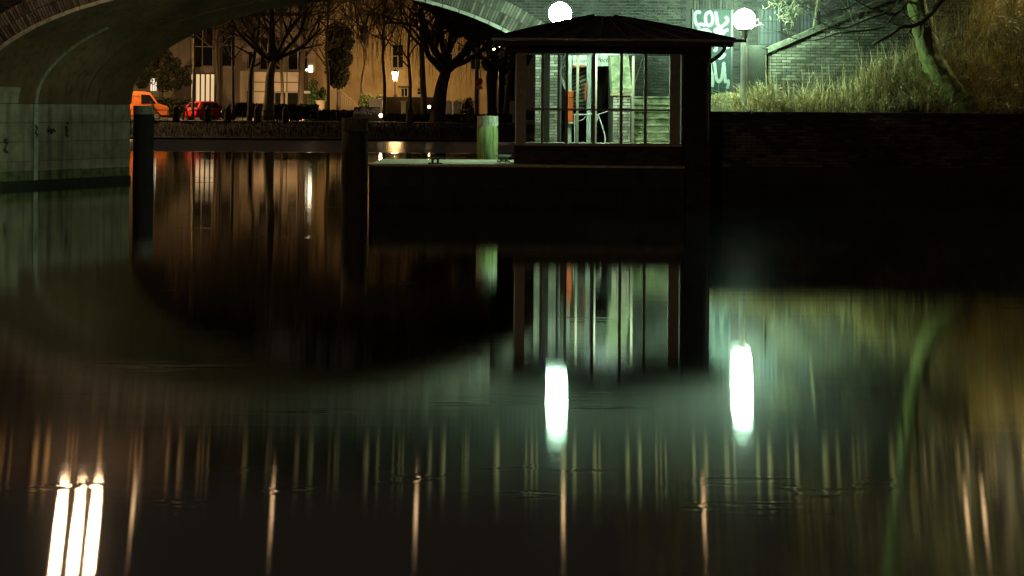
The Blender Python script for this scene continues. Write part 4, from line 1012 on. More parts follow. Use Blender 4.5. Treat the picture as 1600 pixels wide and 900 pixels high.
# ================================================================== FAR SIDE OF THE CANAL
YH = 116.0
def far_wall(bld, px0, px1, py0, py1, Y, holes, m, name='wall', depth=0.4):
    """facade rectangle in photo pixels with openings [(px0,px1,py0,py1)]"""
    xs = sorted({px0, px1} | {h[i] for h in holes for i in (0, 1)}); ys = sorted({py0, py1} | {h[i] for h in holes for i in (2, 3)})
    mb = MB()
    for i in range(len(xs)-1):
        for j in range(len(ys)-1):
            cx, cy2 = (xs[i]+xs[i+1])/2, (ys[j]+ys[j+1])/2
            if any(h[0] < cx < h[1] and h[2] < cy2 < h[3] for h in holes): continue
            a, b2 = P(xs[i], ys[j], Y), P(xs[i+1], ys[j+1], Y)
            zt, zb = PZ(800, ys[j], Y), PZ(800, ys[j+1], Y)
            mb.box(a.x, b2.x, Y, Y+depth, zb, zt)
    return mb.build(name, m, bld)
def far_window(bld, h, Y, pane, nv=2, nh=2, m='frame', bar=.06, name='window'):
    x0, x1 = P(h[0], 100, Y).x, P(h[1], 100, Y).x; z1, z0 = PZ(800, h[2], Y), PZ(800, h[3], Y)
    x0 += .01; x1 -= .01; z0 += .01; z1 -= .01; y = Y+.12
    f = MB().box(x0, x0+.09, y, y+.1, z0, z1).box(x1-.09, x1, y, y+.1, z0, z1).box(x0+.09, x1-.09, y, y+.1, z0, z0+.09).box(x0+.09, x1-.09, y, y+.1, z1-.09, z1).build(name, m, bld)
    for i in range(1, nv): MB().box(x0+(x1-x0)*i/nv-bar/2, x0+(x1-x0)*i/nv+bar/2, y+.01, y+.07, z0+.091, z1-.091).build('mullion', m, f)
    for j in range(1, nh): MB().box(x0+.091, x1-.091, y+.012, y+.068, z0+(z1-z0)*j/nh-bar/2, z0+(z1-z0)*j/nh+bar/2).build('transom', m, f)
    MB().box(x0+.05, x1-.05, y+.0701, y+.08, z0+.05, z1-.05).build('pane', pane, f)
    MB().box(x0-.1, x1+.1, Y-.08, Y-.003, z0-.12, z0-.02).build('sill', m, f)
    return f
# left house
hA = thing('villa', 'beige villa with a tall lit window behind the red car', 'house', P(280, 165, YH))
hs = [(297,336,118,166), (298,333,45,108), (233,246,122,148), (345,368,40,108)]
far_wall(hA, 120, 378, 10, 190, YH, hs, 'render_beige')
far_window(hA, hs[0], YH, 'lit_window', 5, 1, 'dark_metal', .12)
far_window(hA, hs[1], YH, 'dark_pane', 2, 2); far_window(hA, hs[2], YH, 'lit_white', 3, 1); far_window(hA, hs[3], YH, 'dark_pane', 1, 2)
MB().box(P(294,0,YH).x, P(340,0,YH).x, YH-.35, YH-.01, PZ(800,117,YH), PZ(800,109,YH)).build('canopy', 'render_beige', hA)
MB().box(P(340,0,YH).x, P(347,0,YH).x, YH-.6, YH-.01, 1.0, PZ(800,12,YH)).build('downpipe_casing', 'grey_dark', hA)
# low modern block
YM = 112.0
hB = thing('modern_block', 'pale concrete clad building with garage windows behind the forked tree', 'building', P(430, 165, YM))
for (a, b2, c, d) in ((398,423,115,131),(424,449,115,131),(450,473,115,131),(398,423,131.7,146),(424,449,131.7,146),(450,473,131.7,146),(398,428,146.7,170),(467.5,473,146.7,170)):
    MB().box(P(a,0,YM).x+.02, P(b2,0,YM).x-.02, YM-.06, YM-.002, PZ(800,d,YM)+.02, PZ(800,c,YM)-.02).build('cladding_panel', 'slab_beige', hB)
far_wall(hB, 396, 475, 114, 185, YM, [(428,467,146,170)], 'mortar')
far_window(hB, (428,467,146,170), YM, 'dark_pane', 2, 1, 'frame', .2)
far_wall(hB, 375, 398, 114, 185, YM+.6, [(384,396,143,172)], 'render_beige', 'side_wall'); far_window(hB, (384,396,143,172), YM+.6, 'dark_pane', 1, 1)
hs = [(449,481,79,113), (386,396,82,112), (405,443,60,113)]
far_wall(hB, 378, 492, 5, 116, YM+2.5, hs, 'render_beige', 'upper_wall')
far_window(hB, hs[0], YM+2.5, 'dark_pane', 2, 1, 'frame', .1); far_window(hB, hs[1], YM+2.5, 'dark_pane', 1, 1); far_window(hB, hs[2], YM+2.5, 'dark_pane', 3, 1)
MB().box(P(476.5,0,YM).x, P(482,0,YM).x, YM+2.4, YM+2.49, PZ(800,114,YM), PZ(800,104,YM)).box(P(472,0,YM).x, P(474,0,YM).x, YM+2.4, YM+2.49, PZ(800,112,YM), PZ(800,109,YM)).build('lit_doorway', 'lit_door', hB)
# ochre house
hC = thing('ochre_house', 'ochre rendered house lit orange by the old lantern', 'house', P(630, 165, YH+1))
hs = [(484,492,70,112), (612,631,70,108), (735,752,60,110), (478,486,104,118), (690,708,60,108), (626,638,138,166), (651,664,138,150), (560,576,40,70)]
far_wall(hC, 474, 764, -20, 190, YH+1, hs, 'render_warm')
for h in hs: far_window(hC, h, YH+1, 'lit_white' if h[0] in (478,) else 'dark_pane', 1 if h[1]-h[0] < 12 else 2, 2, 'frame', .08)
for (a, b2) in ((474, 612), (631, 764)):
    MB().box(P(a,0,YH+1).x, P(b2,0,YH+1).x, YH+.88, YH+.997, PZ(800,128,YH), PZ(800,125,YH)).build('string_course', 'render_warm', hC)
MB().box(P(622,0,YH).x, P(642,0,YH).x, YH+.6, YH+.995, PZ(800,138,YH), PZ(800,135.5,YH)).build('door_hood', 'grey_dark', hC)
for hh, a, b2, Yw, zt, lab in ((hA, 120, 378, YH, 9.9, 'x'), (hB, 378, 474, YM+2.5, 10.2, 'x'), (hC, 474, 764, YH+1, 12.0, 'x')):
    x0, x1 = P(a, 165, Yw).x, P(b2, 165, Yw).x
    MB().prism([(Yw-.35, zt), (Yw+11.3, zt), (Yw+5.5, zt+5.5)], x0-.2, x1+.2, 'x').build('roof', 'grey_dark', hh)
    MB().box(x0, x1, Yw+.41, Yw+11, 1.0, zt-.005).build('house_body', 'grey_dark', hh)
mb = MB(); rg = random.Random(5)
for k in range(64):
    x = rg.uniform(-62, 34); y = rg.uniform(136, 150); h_ = rg.uniform(24, 36)
    for q in range(7): leafcloud(mb, (x+rg.gauss(0,1.6), y, h_*rg.uniform(.3,.92)), 3.0, 2.4, 4.0, 60, .8, rg)
    mb.tube([(x,y,.9),(x+.3,y,h_*.9)], [.4,.1], 6)
tag(mb.build('far_wood', 'hedge'), 'tall dark belt of trees behind the far houses', None, None, 'stuff')
# street lamp assumed beyond the bridge, kept out of view
def assumed_street_lamp(px, Y, z, label, m='street', r=.16):
    p = P(px, 165, Y); t = thing('assumed_street_lamp', label, 'street lamp', (p.x, Y, 1.0), 'assumed unseen street lamps on the far road')
    MB().tube([(0,0,0),(0,0,z*.7),(0,0,z-1.2),(.1,.2,z-1.02),(.35,.9,z-1.0)], [.09,.07,.055,.05,.045], 8).build('lamp_post', 'dark_metal', t, local=True)
    MB().add([(.2,.7,-.0+z-1.0),(.5,.7,z-1.0),(.5,1.4,z-1.0),(.2,1.4,z-1.0),(.25,.75,z-.86),(.45,.75,z-.86),(.45,1.35,z-.86),(.25,1.35,z-.86)],[(4,5,6,7),(0,1,5,4),(1,2,6,5),(2,3,7,6),(3,0,4,7),(0,3,2,1)]).build('lamp_head', 'zinc', t, local=True)
    MB().box(.23,.47,.75,1.35,z-1.04,z-1.004).build('lamp_lens', m, t, local=True)
assumed_street_lamp(140, 95.0, 9.6, 'tall unseen street lamp assumed left of the bridge pier, lighting the van')  # lamp assumed out of sight, added to light the van and villa

# tall lamp assumed out of view on the bank behind the viewer, for warm fill
def tall_lamp(x, y, zf, z, ang, m, label, reach=1.2):
    t = thing('assumed_street_lamp', label, 'street lamp', (x, y, zf), None, ang); h_ = z-zf
    MB().tube([(0,0,0),(0,0,h_*.7),(0,0,h_-.4),(reach*.2,0,h_-.08),(reach*.7,0,h_)], [.11,.08,.06,.05,.045], 10).build('lamp_post', 'dark_metal', t, local=True)
    MB().add([(reach*.6,-.2,h_),(reach*.6+.8,-.2,h_),(reach*.6+.8,.2,h_),(reach*.6,.2,h_),(reach*.6+.08,-.12,h_+.14),(reach*.6+.7,-.12,h_+.14),(reach*.6+.7,.12,h_+.14),(reach*.6+.08,.12,h_+.14)],[(4,5,6,7),(0,1,5,4),(1,2,6,5),(2,3,7,6),(3,0,4,7),(0,3,2,1)]).build('lamp_head', 'zinc', t, local=True)
    MB().box(reach*.6+.06, reach*.6+.72, -.15, .15, h_-.05, h_-.004).build('lamp_lens', m, t, local=True)
tall_lamp(-7.0, -5.0, 0.75, 6.2, math.radians(70), 'assumed_near_street', 'unseen street lamp assumed on the near bank behind the viewer, added as warm fill light')  # unseen lamp added as warm fill on posts, vault and facade
# the old lantern
lp = P(617, 165, 108); ln = thing('old_lantern', 'old fashioned glass street lantern glowing yellow before the ochre house', 'street lamp', (lp.x, 108, 1.1))
zc = PZ(617, 118, 108)-1.1
MB().lathe([(.14,0),(.14,.3),(.07,.45),(.05,1.2),(.045,zc-.42),(.10,zc-.38),(.06,zc-.34)], (0,0,0), 10).build('lamp_post', 'dark_metal', ln, local=True)
MB().lathe([(.14,zc-.33),(.25,zc+.26)], (0,0,0), 6).build('lantern_glass', 'lantern', ln, local=True)
MB().lathe([(.29,zc+.27),(.29,zc+.30),(.12,zc+.44),(.04,zc+.5),(.03,zc+.6)], (0,0,0), 6).build('lantern_roof', 'dark_metal', ln, local=True)
MB().tube([(-.3,0,zc-.5),(.3,0,zc-.5)], .02, 6).build('ladder_bar', 'dark_metal', ln, local=True)
for px, yy, lab in ((408, 103.5, 'unseen fill lamp added behind the hedge, left one lighting the concrete building'), (462, 103.5, 'unseen fill lamp added behind the hedge, right one lighting the concrete building')):
    q = P(px, 170, yy); t = thing('added_floodlight', lab, 'added_floodlight', (q.x, yy, 1.0), 'added unseen floodlights')  # lamps added out of sight to brighten the building face
    MB().box(-.2,.2,-.12,.1,.0,.3).build('housing', 'dark_metal', t, local=True)
    MB().add([(-.17,.105,.06),(.17,.105,.06),(.17,.105,.26),(-.17,.105,.26)], [(3,2,1,0)]).build('lens', 'added_flood', t, local=True)
# twin street light top right of the arch
p = P(780, 74, 100); tl = thing('twin_street_light', 'twin orange street light shining through branches under the pavilion eave', 'street lamp', (p.x, 100, 1.0))
MB().tube([(0,0,0),(0,0,p.z-1.0-.1)], [.08,.05], 8).build('lamp_post', 'dark_metal', tl, local=True)
for dx, dz, s in ((-.4,-.15,.8), (.12,0.0,1.2)):
    MB().tube([(0,0,p.z-1.25),(dx,-.1,p.z-1.0+dz+.06)], .03, 6).build('arm', 'dark_metal', tl, local=True)
    MB().sphere((dx,-.12,p.z-1.0+dz), .09*s, 12, 8).build('bulb', 'spot', tl, local=True)
# ground spots
for px, py, Y, r, lab in ((595, 180.5, 91, .12, 'bright ground spotlight in front of the white graffiti wall'), (670.5, 167, 97, .10, 'small white spotlight beside the big dark willow trunk')):
    p = P(px, py, Y); t = thing('spotlight', lab, 'spotlight', (p.x, Y, 1.0))
    MB().tube([(0,0,-.02),(0,0,max(.05, p.z-1.0-.1))], .03, 6).build('stake', 'dark_metal', t, local=True)
    MB().lathe([(r*1.1,-.06),(r*1.1,.0)], (0,0.1,p.z-1.0), 12).build('housing', 'dark_metal', t, local=True)
    MB().sphere((0,0,p.z-1.0), r, 12, 8).build('lens', 'spot', t, local=True)
# -------------------------------------------------- vehicles
def wheel(t, x, y, r, side):
    mb = MB(); n = 18; wdt = .2
    ring = [(r*math.cos(2*PI*k/n), r*math.sin(2*PI*k/n)) for k in range(n)]
    mb.add([(x+a, y-wdt/2, r+b2) for a, b2 in ring]+[(x+a, y+wdt/2, r+b2) for a, b2 in ring], [tuple(range(n)), tuple(reversed(range(n,2*n)))]+[(k, k+n, (k+1)%n+n, (k+1)%n) for k in range(n)])
    w2 = mb.build('wheel', 'rubber', t, local=True)
    mb = MB(); rr2 = r*.62; yy = y+side*(wdt/2+.004)
    mb.add([(x+rr2*math.cos(2*PI*k/n), yy, r+rr2*math.sin(2*PI*k/n)) for k in range(n)]+[(x, yy+side*.02, r)], [((k+1)%n, k, n) if side > 0 else (k, (k+1)%n, n) for k in range(n)])
    mb.build('rim', 'rim', w2, local=True)
def car(name, label, cat, prof, belt, halfw, roofw, glassdefs, m, wheels, wr, loc, rz, lights, front_sign=1, plate_x=None, plate_z=.75):
    """prof: closed side outline (x,z); width narrows above the belt line"""
    t = thing(name, label, cat, loc, None, rz)
    n = len(prof)
    def hw(z):
        zt = max(p[1] for p in prof)
        return halfw if z <= belt else halfw-(halfw-roofw)*(z-belt)/(zt-belt)
    mb = MB().add([(x, -hw(z), z) for x, z in prof]+[(x, hw(z), z) for x, z in prof], [tuple(range(n)), tuple(reversed(range(n, 2*n)))]+[(i, i+n, (i+1)%n+n, (i+1)%n) for i in range(n)])
    mb.build('body', m, t, local=True, bevel=.06)
    for poly in glassdefs['side']:
        for s in (-1, 1):
            vs = [(x, s*(hw(z)+.006), z) for x, z in poly]
            MB().add(vs, [tuple(range(len(poly))) if s < 0 else tuple(reversed(range(len(poly))))]).build('side_window', 'car_glass', t, local=True)
    for (xa, za), (xb, zb), nm in glassdefs['end']:
        off = .012 if nm == 'rear_window' else -.012
        off = off*glassdefs.get('sgn', -1)
        MB().add([(xa+off, -hw(za)+.12, za), (xa+off, hw(za)-.12, za), (xb+off, hw(zb)-.14, zb), (xb+off, -hw(zb)+.14, zb)], [(0,1,2,3)]).build(nm, 'car_glass', t, local=True)
    for x in wheels:
        for s in (-1, 1): wheel(t, x, s*(halfw-.08), wr, s)
    for nm, x, y, z, sx, sy, sz, mm in lights:
        MB().box(x-sx/2, x+sx/2, y-sy/2, y+sy/2, z-sz/2, z+sz/2).build(nm, mm, t, local=True)
    return t
# red hatchback: rear faces the camera's left
hatch = [(-1.75,.28),(-1.78,.45),(-1.76,.75),(-1.68,.95),(-1.35,1.40),(-1.1,1.47),(-.2,1.50),(.25,1.44),(.85,1.0),(1.55,.88),(1.75,.72),(1.78,.4),(1.7,.26)]
gd = {'side': [[(-1.15,1.0),(-.35,1.0),(-.35,1.38),(-1.05,1.36)], [(-.27,1.0),(.62,1.0),(.2,1.36),(-.27,1.38)]], 'end': [((-1.645,1.0),(-1.38,1.36),'rear_window'), ((.82,1.03),(.30,1.39),'windscreen')], 'sgn': -1}
lights = [('tail_light', -1.74, s*.62, .82, .08, .16, .18, 'tail') for s in (-1, 1)] + [('number_plate', -1.785, 0, .80, .02, .5, .11, 'plate'), ('bumper', -1.78, 0, .46, .08, 1.5, .2, 'red_car')]
pr_ = P(326, 188, 99)
car('red_hatchback', 'small red hatchback seen from behind, parked under the lit window', 'car', hatch, .95, .80, .62, gd, 'red_car', (-1.15, 1.12), .30, (pr_.x, 99, 1.012), math.radians(54), lights)
sedan = [(-2.1,.3),(-2.15,.7),(-2.05,.95),(-1.45,1.02),(-.85,1.42),(.35,1.44),(1.0,1.0),(1.95,.86),(2.15,.65),(2.15,.3)]
gd2 = {'side': [[(-1.1,1.0),(-.2,1.0),(-.2,1.36),(-.75,1.35)], [(-.12,1.0),(.75,1.0),(.3,1.36),(-.12,1.36)]], 'end': [((-1.42,1.06),(-.9,1.38),'rear_window'), ((.97,1.04),(.4,1.40),'windscreen')], 'sgn': -1}
lg2 = [('headlight', -2.12, s*.62, .74, .08, .26, .14, 'plate') for s in (-1, 1)] + [('number_plate', -2.16, 0, .5, .02, .5, .11, 'plate')]
p2 = P(384, 186, 100)
car('dark_saloon', 'dark saloon car parked behind the slender tree trunk', 'car', sedan, .98, .86, .66, gd2, 'black_car', (-1.35, 1.35), .31, (p2.x, 100, 1.012), math.radians(30), lg2)
van_p = [(-2.9,.35),(-2.92,1.0),(-2.88,2.4),(-2.7,2.5),(1.1,2.5),(1.5,2.38),(2.08,1.45),(2.75,1.22),(2.9,.95),(2.92,.4)]
gd3 = {'side': [[(.75,1.45),(1.9,1.45),(1.42,2.2),(.75,2.25)]], 'end': [((2.06,1.5),(1.54,2.32),'windscreen')], 'sgn': -1}
lg3 = [('headlight', 2.84, s*.72, 1.0, .12, .28, .2, 'plate') for s in (-1, 1)] + [('bumper', 2.9, 0, .55, .14, 1.8, .25, 'rubber')] + [('door_mirror', 1.5, s*1.08, 1.55, .1, .2, .26, 'rubber') for s in (-1, 1)]
pv = P(201, 190, 100)
vn = car('orange_van', 'orange delivery van with dark lettering half hidden by the bridge pier', 'van', van_p, 1.3, .96, .86, gd3, 'van', (-1.9, 1.95), .34, (pv.x, 100, 1.012), math.radians(28), lg3)
vn.scale = (1, 1, .88)
text('lettering', 'TE NIEL', .21, (.36, -.915, 2.0), 'ink', vn, rot=(PI/2-.085, 0, 0), local=True)
# -------------------------------------------------- garden walls, pillars, railings, hedges
def far_box(name, label, cat, px0, px1, py0, py1, Y, d, m, group=None, cap=True, bottom=None):
    a, b2 = P(px0, py0, Y), P(px1, py0, Y); z1 = a.z; z0 = bottom if bottom is not None else P(px0, py1, Y).z
    t = thing(name, label, cat, ((a.x+b2.x)/2, Y, z0), group)
    MB().box(a.x, b2.x, Y, Y+d, z0, z1-(.08 if cap else 0)).build('pillar_body' if 'pillar' in name else 'wall_body', m, t, bevel=.01)
    if cap: MB().box(a.x-.05, b2.x+.05, Y-.05, Y+d+.05, z1-.079, z1).build('cap', m, t, bevel=.01)
    return t
far_box('gate_pillar', 'wide pale gate pillar beside the stair railing and green shrubs', 'pillar', 577, 597, 154, 0, 106, .8, 'white', 'pale gate pillars of the gardens', bottom=1.0)
far_box('gate_pillar', 'narrow pale gate pillar left of the yellow lit trunk', 'pillar', 627, 634, 157.5, 0, 106, .5, 'white', 'pale gate pillars of the gardens', bottom=1.0)
far_box('gate_pillar', 'low pale gate pillar under the dark bush by the stairs', 'pillar', 494, 506, 157, 0, 106, .6, 'render_beige', 'pale gate pillars of the gardens', bottom=1.0)
for a, b2, lab in ((696, 706, 'left one of the paired pale gate pillars behind the green mooring post'), (708.5, 718, 'right one of the paired pale gate pillars behind the green mooring post'), (793, 804, 'pale gabled gate pillar close to the pavilion corner post')):
    t = thing('gate_pillar', lab, 'pillar', (P((a+b2)/2, 170, 98).x, 98, 1.0), 'pale gabled gate pillars')
    x0, x1 = P(a,170,98).x, P(b2,170,98).x; z1 = PZ((a+b2)/2, 160, 98); z2 = PZ((a+b2)/2, 156, 98)
    MB().box(x0, x1, 98, 98.5, 1.0, z1).build('pillar_body', 'white', t)
    MB().prism([(x0-.04, z1+.002), (x1+.04, z1+.002), ((x0+x1)/2, z2)], 97.95, 98.55).build('cap', 'white', t)
far_box('garden_wall', 'dark garden wall topped by shrubs below the lantern', 'wall', 596, 695, 151, 0, 107, .4, 'grey_dark', bottom=1.0)
far_box('garden_wall', 'low beige garden wall behind the red car and the hedge', 'wall', 200, 300, 180, 0, 106.5, .3, 'render_beige', bottom=1.0)
gw = far_box('graffiti_wall', 'low dark wall sprayed with white graffiti beside the ground spotlight', 'wall', 553, 593, 167, 0, 92.6, .3, 'grey_dark', bottom=1.0, cap=False)
rg = random.Random(77)
for k in range(26):
    px = 555+k*1.45; pts = [P(px+rg.uniform(-2,2), rg.uniform(169,179), 92.58) for _ in range(4)]
    mb = MB(); vs = []
    for p in catmull(pts, 4): vs += [(p.x-.03, 92.592-.0004*k, p.z-.035), (p.x+.03, 92.592-.0004*k, p.z+.035)]
    mb.add(vs, [(2*i, 2*i+1, 2*i+3, 2*i+2) for i in range(len(vs)//2-1)]); mb.build('graffiti_stroke', 'white', gw)
# stair railing
rl = thing('stair_railing', 'pale metal stair railing left of the ochre house shrubs', 'railing', P(530, 168, 107))
Yr = 107
MB().tube([P(512,142,Yr), P(531,141.5,Yr), P(554,160,Yr), P(554,168,Yr)], .045, 6).build('handrail', 'frame', rl)
for k in range(13):
    px = 513+k*3.3; top = 142 if px < 531 else 141.5+(px-531)*.8
    MB().tube([P(px, top, Yr), P(px, 166, Yr)], .018, 4).build('baluster', 'frame', rl)
ss = thing('garden_steps', 'lit pale garden steps behind the stair railing', 'steps', (P(525,165,108).x, 108, 1.0))
for k in range(4): MB().box(P(510,0,108).x, P(536,0,108).x, 107.6+k*.4, 110, 1.0+k*.17, 1.0+(k+1)*.17-.003).build('step', 'paving', ss)
# bank railing with bollards
bn = None
for i, px in enumerate((234, 275, 325, 356, 402, 446, 640, 735)):
    p = P(px, 205, 89.2)
    if bn is None:
        bn = thing('stone_bollard', 'x', 'bollard', (p.x, 89.2, 1.0), 'dark stone bollards along the far bank')
        MB().lathe([(.26,0),(.26,.55),(.22,.95),(.14,1.12),(.04,1.18)], (0,0,0), 12).build('bollard_body', 'grey_dark', bn, local=True, smooth=False)
        o = bn
    else: o = copy_tree(bn); o.location = (p.x, 89.2, 1.0)
    o['label'] = ['dark bollard just right of the pale capped pile', 'dark bollard left of the red car', 'dark bollard below the red car', 'dark bollard right of the red car', 'dark bollard in front of the slender tree', 'dark bollard right of the forked tree', 'dark bollard beside the yellow lit trunk', 'dark bollard behind the green mooring post'][i]
fr_ = thing('bank_railing', 'thin dark railing running along the top of the far bank', 'railing', (P(420,190,88.9).x, 88.9, 1.0))
xa, xb = P(205,0,88.9).x, P(535,0,88.9).x
MB().tube([(xa,88.9,1.85),(xb,88.9,1.85)], .025, 5).build('top_rail', 'dark_metal', fr_); MB().tube([(xa,88.9,1.45),(xb,88.9,1.45)], .02, 5).build('middle_rail', 'dark_metal', fr_)
k = 0; x = xa
while x <= xb: MB().tube([(x,88.9,.98),(x,88.9,1.86)], .025, 5).build('railing_post', 'dark_metal', fr_); x += 1.3
# A-board
ab = thing('folding_sign', 'pale folding pavement sign leaning beside the red car', 'sign', (P(288,186,97).x, 97, 1.012))
MB().add([(-.15,-.2,0),(.05,-.2,1.0),(.08,-.2,1.0),(-.1,-.2,0),(-.15,.2,0),(.05,.2,1.0),(.08,.2,1.0),(-.1,.2,0)],[(0,3,2,1),(4,5,6,7),(0,1,5,4),(1,2,6,5),(2,3,7,6),(3,0,4,7)]).build('front_board', 'render_beige', ab, local=True)
MB().add([(.3,-.2,0),(.09,-.2,1.0),(.12,-.2,1.0),(.35,-.2,0),(.3,.2,0),(.09,.2,1.0),(.12,.2,1.0),(.35,.2,0)],[(0,1,2,3),(7,6,5,4),(4,5,1,0),(5,6,2,1),(6,7,3,2),(7,4,0,3)]).build('back_board', 'render_beige', ab, local=True)
# sign post with warning sign
p = P(749, 130, 96); sp = thing('sign_post', 'slim post with red and yellow sign plates behind the green mooring post', 'sign', (p.x, 96, 1.0))
MB().tube([(0,0,0),(0,0,p.z-1.0),(.06,0,p.z-1.0+.55),(.16,0,PZ(749,103,96)-1.0)], [.04,.04,.05,.03], 8).build('pole', 'white', sp, local=True)
MB().lathe([(.27,0),(.27,.02)], (0,0,0), 20).build('round_plate', 'sign_red', sp, local=True); o = sp.children[-1]; o.rotation_euler = (PI/2,0,0); o.location = (0,-.06,p.z-1.0+.12)
MB().box(-.22,.22,-.075,-.055,p.z-1.45,p.z-1.2).build('lower_plate', 'sign_yellow', sp, local=True)
ws = thing('small_white_sign', 'small white street sign on a pole right of the concrete block', 'sign', (P(480,170,104.5).x, 104.5, 1.1)); z = PZ(480,144,104.5)-1.1
MB().tube([(0,0,0),(0,0,z+.2)], .03, 6).build('pole', 'dark_metal', ws, local=True); MB().box(-.26,.26,-.05,-.03,z-.1,z+.1).build('plate', 'white', ws, local=True)
# hedges and shrubs
def bush(name, label, cat, px0, px1, py0, Y, d, m, n, size, bottom=1.0, group=None, flat=False):
    a, b2 = P(px0, py0, Y), P(px1, py0, Y); t = thing(name, label, cat, ((a.x+b2.x)/2, Y, bottom), group)
    mb = MB(); rg = random.Random(int(px0)); cz = (a.z+bottom)/2; rx2 = (b2.x-a.x)/2; rz2 = (a.z-bottom)/2
    if flat:
        for _ in range(n):
            q = Vector((rg.uniform(a.x, b2.x), Y+rg.uniform(-d/2, d/2), bottom+(a.z-bottom)*(rg.random()**.6)*rg.uniform(.9,1.04)))
            e = Vector((rg.gauss(0,1), rg.gauss(0,1), rg.gauss(0,1))).normalized(); f = e.orthogonal().normalized(); s = size*rg.uniform(.6,1.4)
            mb.add([q-e*s, q+f*s*.5, q+e*s, q-f*s*.5], [(0,1,2,3)])
    else:
        cl = [(rg.uniform(-.7,.7), rg.uniform(-.6,.6), rg.uniform(-.5,.6), rg.uniform(.3,.55)) for _ in range(9)]
        for cxx, cyy, czz, rr2 in cl:
            leafcloud(mb, ((a.x+b2.x)/2+cxx*rx2, Y+cyy*d/2, cz+czz*rz2), rr2*rx2, rr2*d/2, rr2*rz2*1.2, n//9, size, rg)
    mb.build('foliage', m, t)
    mb = MB()
    for k in range(max(3, int(rx2*1.5))):
        x = rg.uniform(a.x+.2*rx2, b2.x-.2*rx2); mb.tube([(x, Y, bottom-.02), (x+rg.uniform(-.1,.1), Y, cz), (x+rg.uniform(-.3,.3), Y, cz+rz2*.5)], [.05,.035,.012], 5)
    mb.build('stems', 'bark', t)
bush('clipped_hedge', 'long dark clipped hedge between the orange van and the red car', 'hedge', 232, 298, 153, 105.5, 1.2, 'hedge', 4200, .11, flat=True)
bush('low_hedge', 'dark low hedge in front of the pale concrete building', 'hedge', 402, 496, 163, 97, 2.0, 'hedge', 4500, .12, flat=True)
bush('low_hedge', 'dark hedge below the ochre house left of the graffiti wall', 'hedge', 486, 552, 172, 93.5, 1.2, 'hedge', 2200, .1, flat=True)
bush('low_hedge', 'dark hedge running right from the spotlight to the gabled pillars', 'hedge', 600, 800, 178, 94, 1.4, 'hedge', 5200, .1, flat=True)
bush('green_shrub', 'rounded dark green bush beside the garden steps', 'shrub', 478, 512, 128, 107.5, 2.5, 'leaf', 2400, .12)
for a, b2, top, lab in ((562, 585, 143, 'green shrub nearest the stair railing'), (580, 604, 148, 'low green shrub on the garden wall left of the lantern'), (600, 625, 147, 'green shrub at the lantern foot')):
    bush('green_shrub', lab, 'shrub', a, b2, top, 108.3, 1.6, 'leaf', 1500, .09)
bush('green_shrub', 'small green shrub between the willow trunk and the gabled pillars', 'shrub', 715, 745, 150, 104, 1.6, 'leaf', 900, .1)
# -------------------------------------------------- far trees
def bare_tree(name, label, px, Y, base_pts, rad, rg_seed, nlimb, llen, m='bark', zbase=1.0, maxl=4, droop=0.0, up=.07, spread=.6, kids=(3,4), trunk_from=.5, minr=.011, cat='tree'):
    t = thing(name, label, cat, (P(px, 170, Y).x, Y, zbase)); rg = random.Random(rg_seed)
    pts = catmull([P(a, b2, Y) for a, b2 in base_pts], 4); pts[0].z = zbase-.05
    tk = MB().tube(pts, [rad*(1.25 if i == 0 else 1)*(1-.55*i/len(pts)) for i in range(len(pts))], 10); lm = MB(); tw = MB()
    for k in range(nlimb):
        i = int(len(pts)*(trunk_from+(1-trunk_from)*rg.random())); i = min(i, len(pts)-1); a = 2*PI*k/nlimb+rg.uniform(-.4,.4)
        grow(pts[i], (math.cos(a), .6*math.sin(a), rg.uniform(.35, 1.1)), llen*rg.uniform(.75,1.2), rad*.42, 1, maxl, rg, lm, tw, spread, up, kids, .17, minr, droop)
    tk.build('trunk', m, t, smooth=True); lm.build('limbs', 'bark', t, smooth=True); tw.build('crown', 'twig', t)
    return t, pts
bare_tree('forked_tree', 'big bare tree with forked trunk before the pale concrete building', 420, 93, [(419,172),(421,150),(422,120),(426,102),(430,90)], .42, 41, 9, 4.2, 'bark_pale', trunk_from=.72, maxl=6)
bare_tree('slender_tree', 'slender dark bare tree left of the forked tree', 391, 95, [(390,185),(391,150),(392,115),(396,95),(400,70),(404,40)], .2, 43, 7, 2.6, trunk_from=.5)
bare_tree('thin_tree', 'thin pole-like bare tree in front of the lit window', 303, 97, [(301,186),(302,140),(303,100),(303,60),(305,20)], .12, 44, 5, 1.6, 'bark_pale', trunk_from=.55, maxl=3)
bare_tree('thin_tree', 'thin dark bare tree between lit window and slender tree', 363, 97, [(364,186),(364,130),(363,80),(362,30)], .13, 46, 6, 2.4, trunk_from=.45, maxl=4)
bare_tree('plane_tree', 'bare tree with yellow lit trunk left of the big willow', 661, 96, [(663,190),(662,150),(660,110),(659,80),(658,50)], .28, 47, 7, 3.2, 'bark_pale', trunk_from=.55)
t, pts = bare_tree('weeping_willow', 'big dark weeping willow with a forked trunk in front of the ochre house', 685, 92, [(683,195),(686,165),(690,135),(697,112),(700,104)], .6, 48, 7, 4.6, trunk_from=.8, maxl=4, spread=.55)
lm = MB(); rg = random.Random(49)
for pp, r in (([(697,112),(712,98),(728,78),(738,50),(742,10)], .32), ([(695,114),(680,98),(668,84),(664,60),(655,20)], .26), ([(728,78),(742,70),(756,66)], .14)):
    lm.tube(catmull([P(a, b2, 92) for a, b2 in pp], 4), [r*(1-.5*i/(4*(len(pp)-1))) for i in range(4*(len(pp)-1)+1)], 8)
lm.build('fork', 'bark', t, smooth=True)
st_ = MB()
